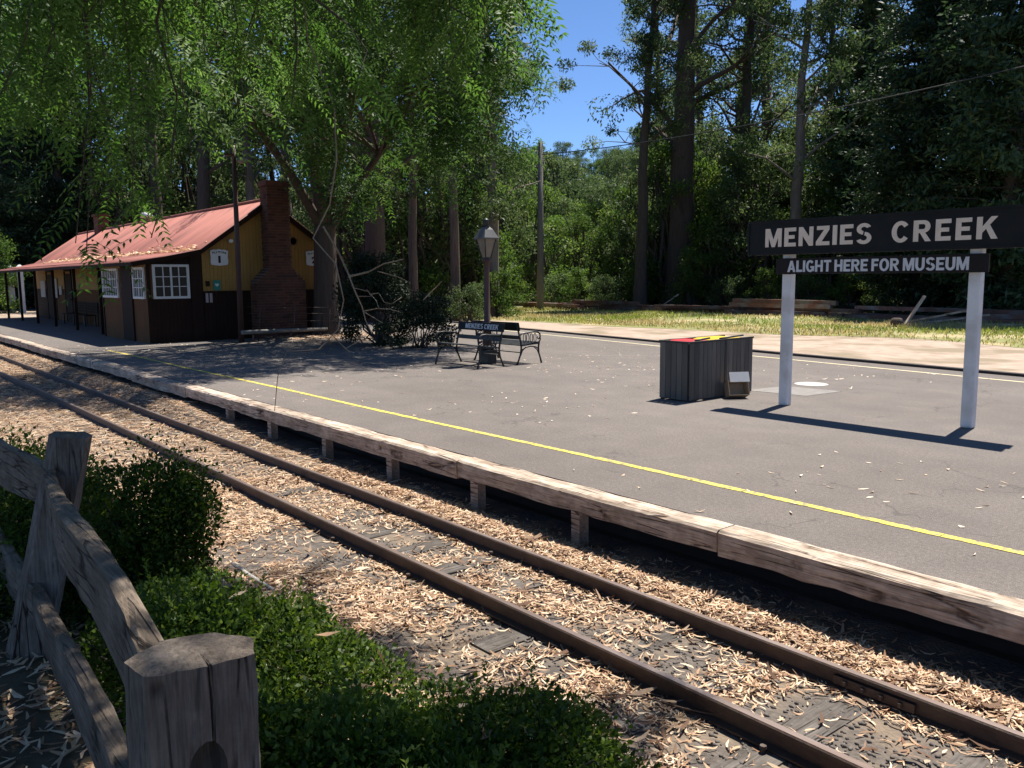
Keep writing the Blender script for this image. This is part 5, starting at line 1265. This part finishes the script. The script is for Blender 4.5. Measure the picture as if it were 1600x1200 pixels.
# grass on the verge: blades nobody could count
n = 60000; X = rng.uniform(-62, 6, n); Y = 26.8 + 13.0 * rng.random(n) ** 1.1
k_ = rng.random(n) < np.clip(.15 + 1.5 * (vnoise(X, Y, .3, 8) - .25), .05, 1); X, Y = X[k_], Y[k_]; n = len(X)
hgt = rng.uniform(.06, .22, n) * (.6 + .8 * vnoise(X, Y, .4, 9)); V, Q = leafquads(np.stack([X, Y, gz(X, Y) + .015], -1), rng.normal(size=(n, 3)) * [.5, .5, .1] + [0, 0, 1], hgt, .045, up_bias=0)
tag(link('verge_grass', quadmesh('verge_grass', V, Q, np.repeat(np.clip(vnoise(X, Y, .35, 14) + .2 + rng.normal(0, .15, n), 0, 1), 4)), leafmat('verge_grass', [(.09, .18, .025), (.15, .22, .04), (.27, .27, .08), (.42, .35, .18)], .35)), 'patchy green and straw coloured grass on the verge', 'grass', kind='stuff')

# ------------------------------------------------------------------ power pole and cable
x, y = polar(845, 55); pz = float(gz(x, y))
pp = empty('power_pole', (x, y, pz), 'tall grey wooden power pole in the forest gap', 'power pole')
MB().tube([(0, 0, 0), (.05, 0, 5), (.1, .0, 10.7)], [.24, .20, .16], 12).build('pole', mat('grey_pole', (.20, .185, .17), (.14, .13, .12), 3, .85, .4, 8, stretch=(4, 4, .4)), pp)
MB().tube([(.1, 0, 10.0), (2.0 * .64, 2.0 * .768, 5), (3.0 * .64, 3.0 * .768, .1)], .02, 6).build('stay_wire', M_IRON, pp)
top = np.array([x + .1, y, pz + 9.9]); ex, ey = polar(2300, 36); end = np.array([ex, ey, 10.6])
pts = []
for t in np.linspace(0, 1, 30):
    q = top + (end - top) * t; q[2] -= 1.5 * 4 * t * (1 - t) * .55; pts.append(tuple(q))
cb_ = MB().tube(pts, .026, 6).build('overhead_cable', M_IRON); tag(cb_, 'black overhead cable sagging from the power pole across the forest', 'cable')
# ------------------------------------------------------------------ yard beyond the far end of the station
wp = mat('white_shed_paint', (.7, .69, .66), (.6, .59, .56), 4, .6)
for u, r in ((25, 58), (40, 57)):
    x, y = polar(u, r); tag(MB().box(-.14, .14, -.14, .14, 0, 2.6).lathe([(.16, 2.6), (.2, 2.66), (.06, 2.8)], (0, 0, 0), 10, False).build('white_post', wp, None, (x, y, .0)), 'white painted post beyond the far end of the verandah', 'post', 'white posts beyond the verandah')
x, y = polar(6, 66); ff = empty('rail_fence', (x, y, 0), 'low dark rail fence in the yard beyond the station', 'fence')
for k in range(6): MB().box(-6 + 2.2 * k, -5.88 + 2.2 * k, -.06, .06, 0, 1.15).build('post', M_BROWN, ff)
for z in (.4, .75, 1.08): MB().box(-6, 6, .062, .10, z, z + .09).build('rail', M_BROWN, ff)
ff.rotation_euler.z = math.radians(52)

# ------------------------------------------------------------------ labels that tell neighbours apart by their place in the row
ORD = ['first', 'second', 'third', 'fourth', 'fifth', 'sixth', 'seventh', 'eighth', 'ninth', 'tenth', 'eleventh', 'twelfth', 'thirteenth', 'fourteenth', 'fifteenth', 'sixteenth', 'seventeenth', 'eighteenth', 'nineteenth', 'twentieth']
bylab = {}
for o in COL.objects:
    if o.name.startswith('lettering') and o.parent and o.parent.name.startswith('platform_shield'): o['kind'] = 'stuff'
    if o.parent is None and o.get('label'): bylab.setdefault(o['label'], []).append(o)
for lab, os_ in bylab.items():
    if 1 < len(os_) <= 20:
        os_.sort(key=lambda o: math.atan2(.6394 * o.location.x + .769 * o.location.y, -.769 * o.location.x + .6394 * o.location.y))
        for i, o in enumerate(os_): o['label'] = lab + ', ' + ORD[i] + ' from left'
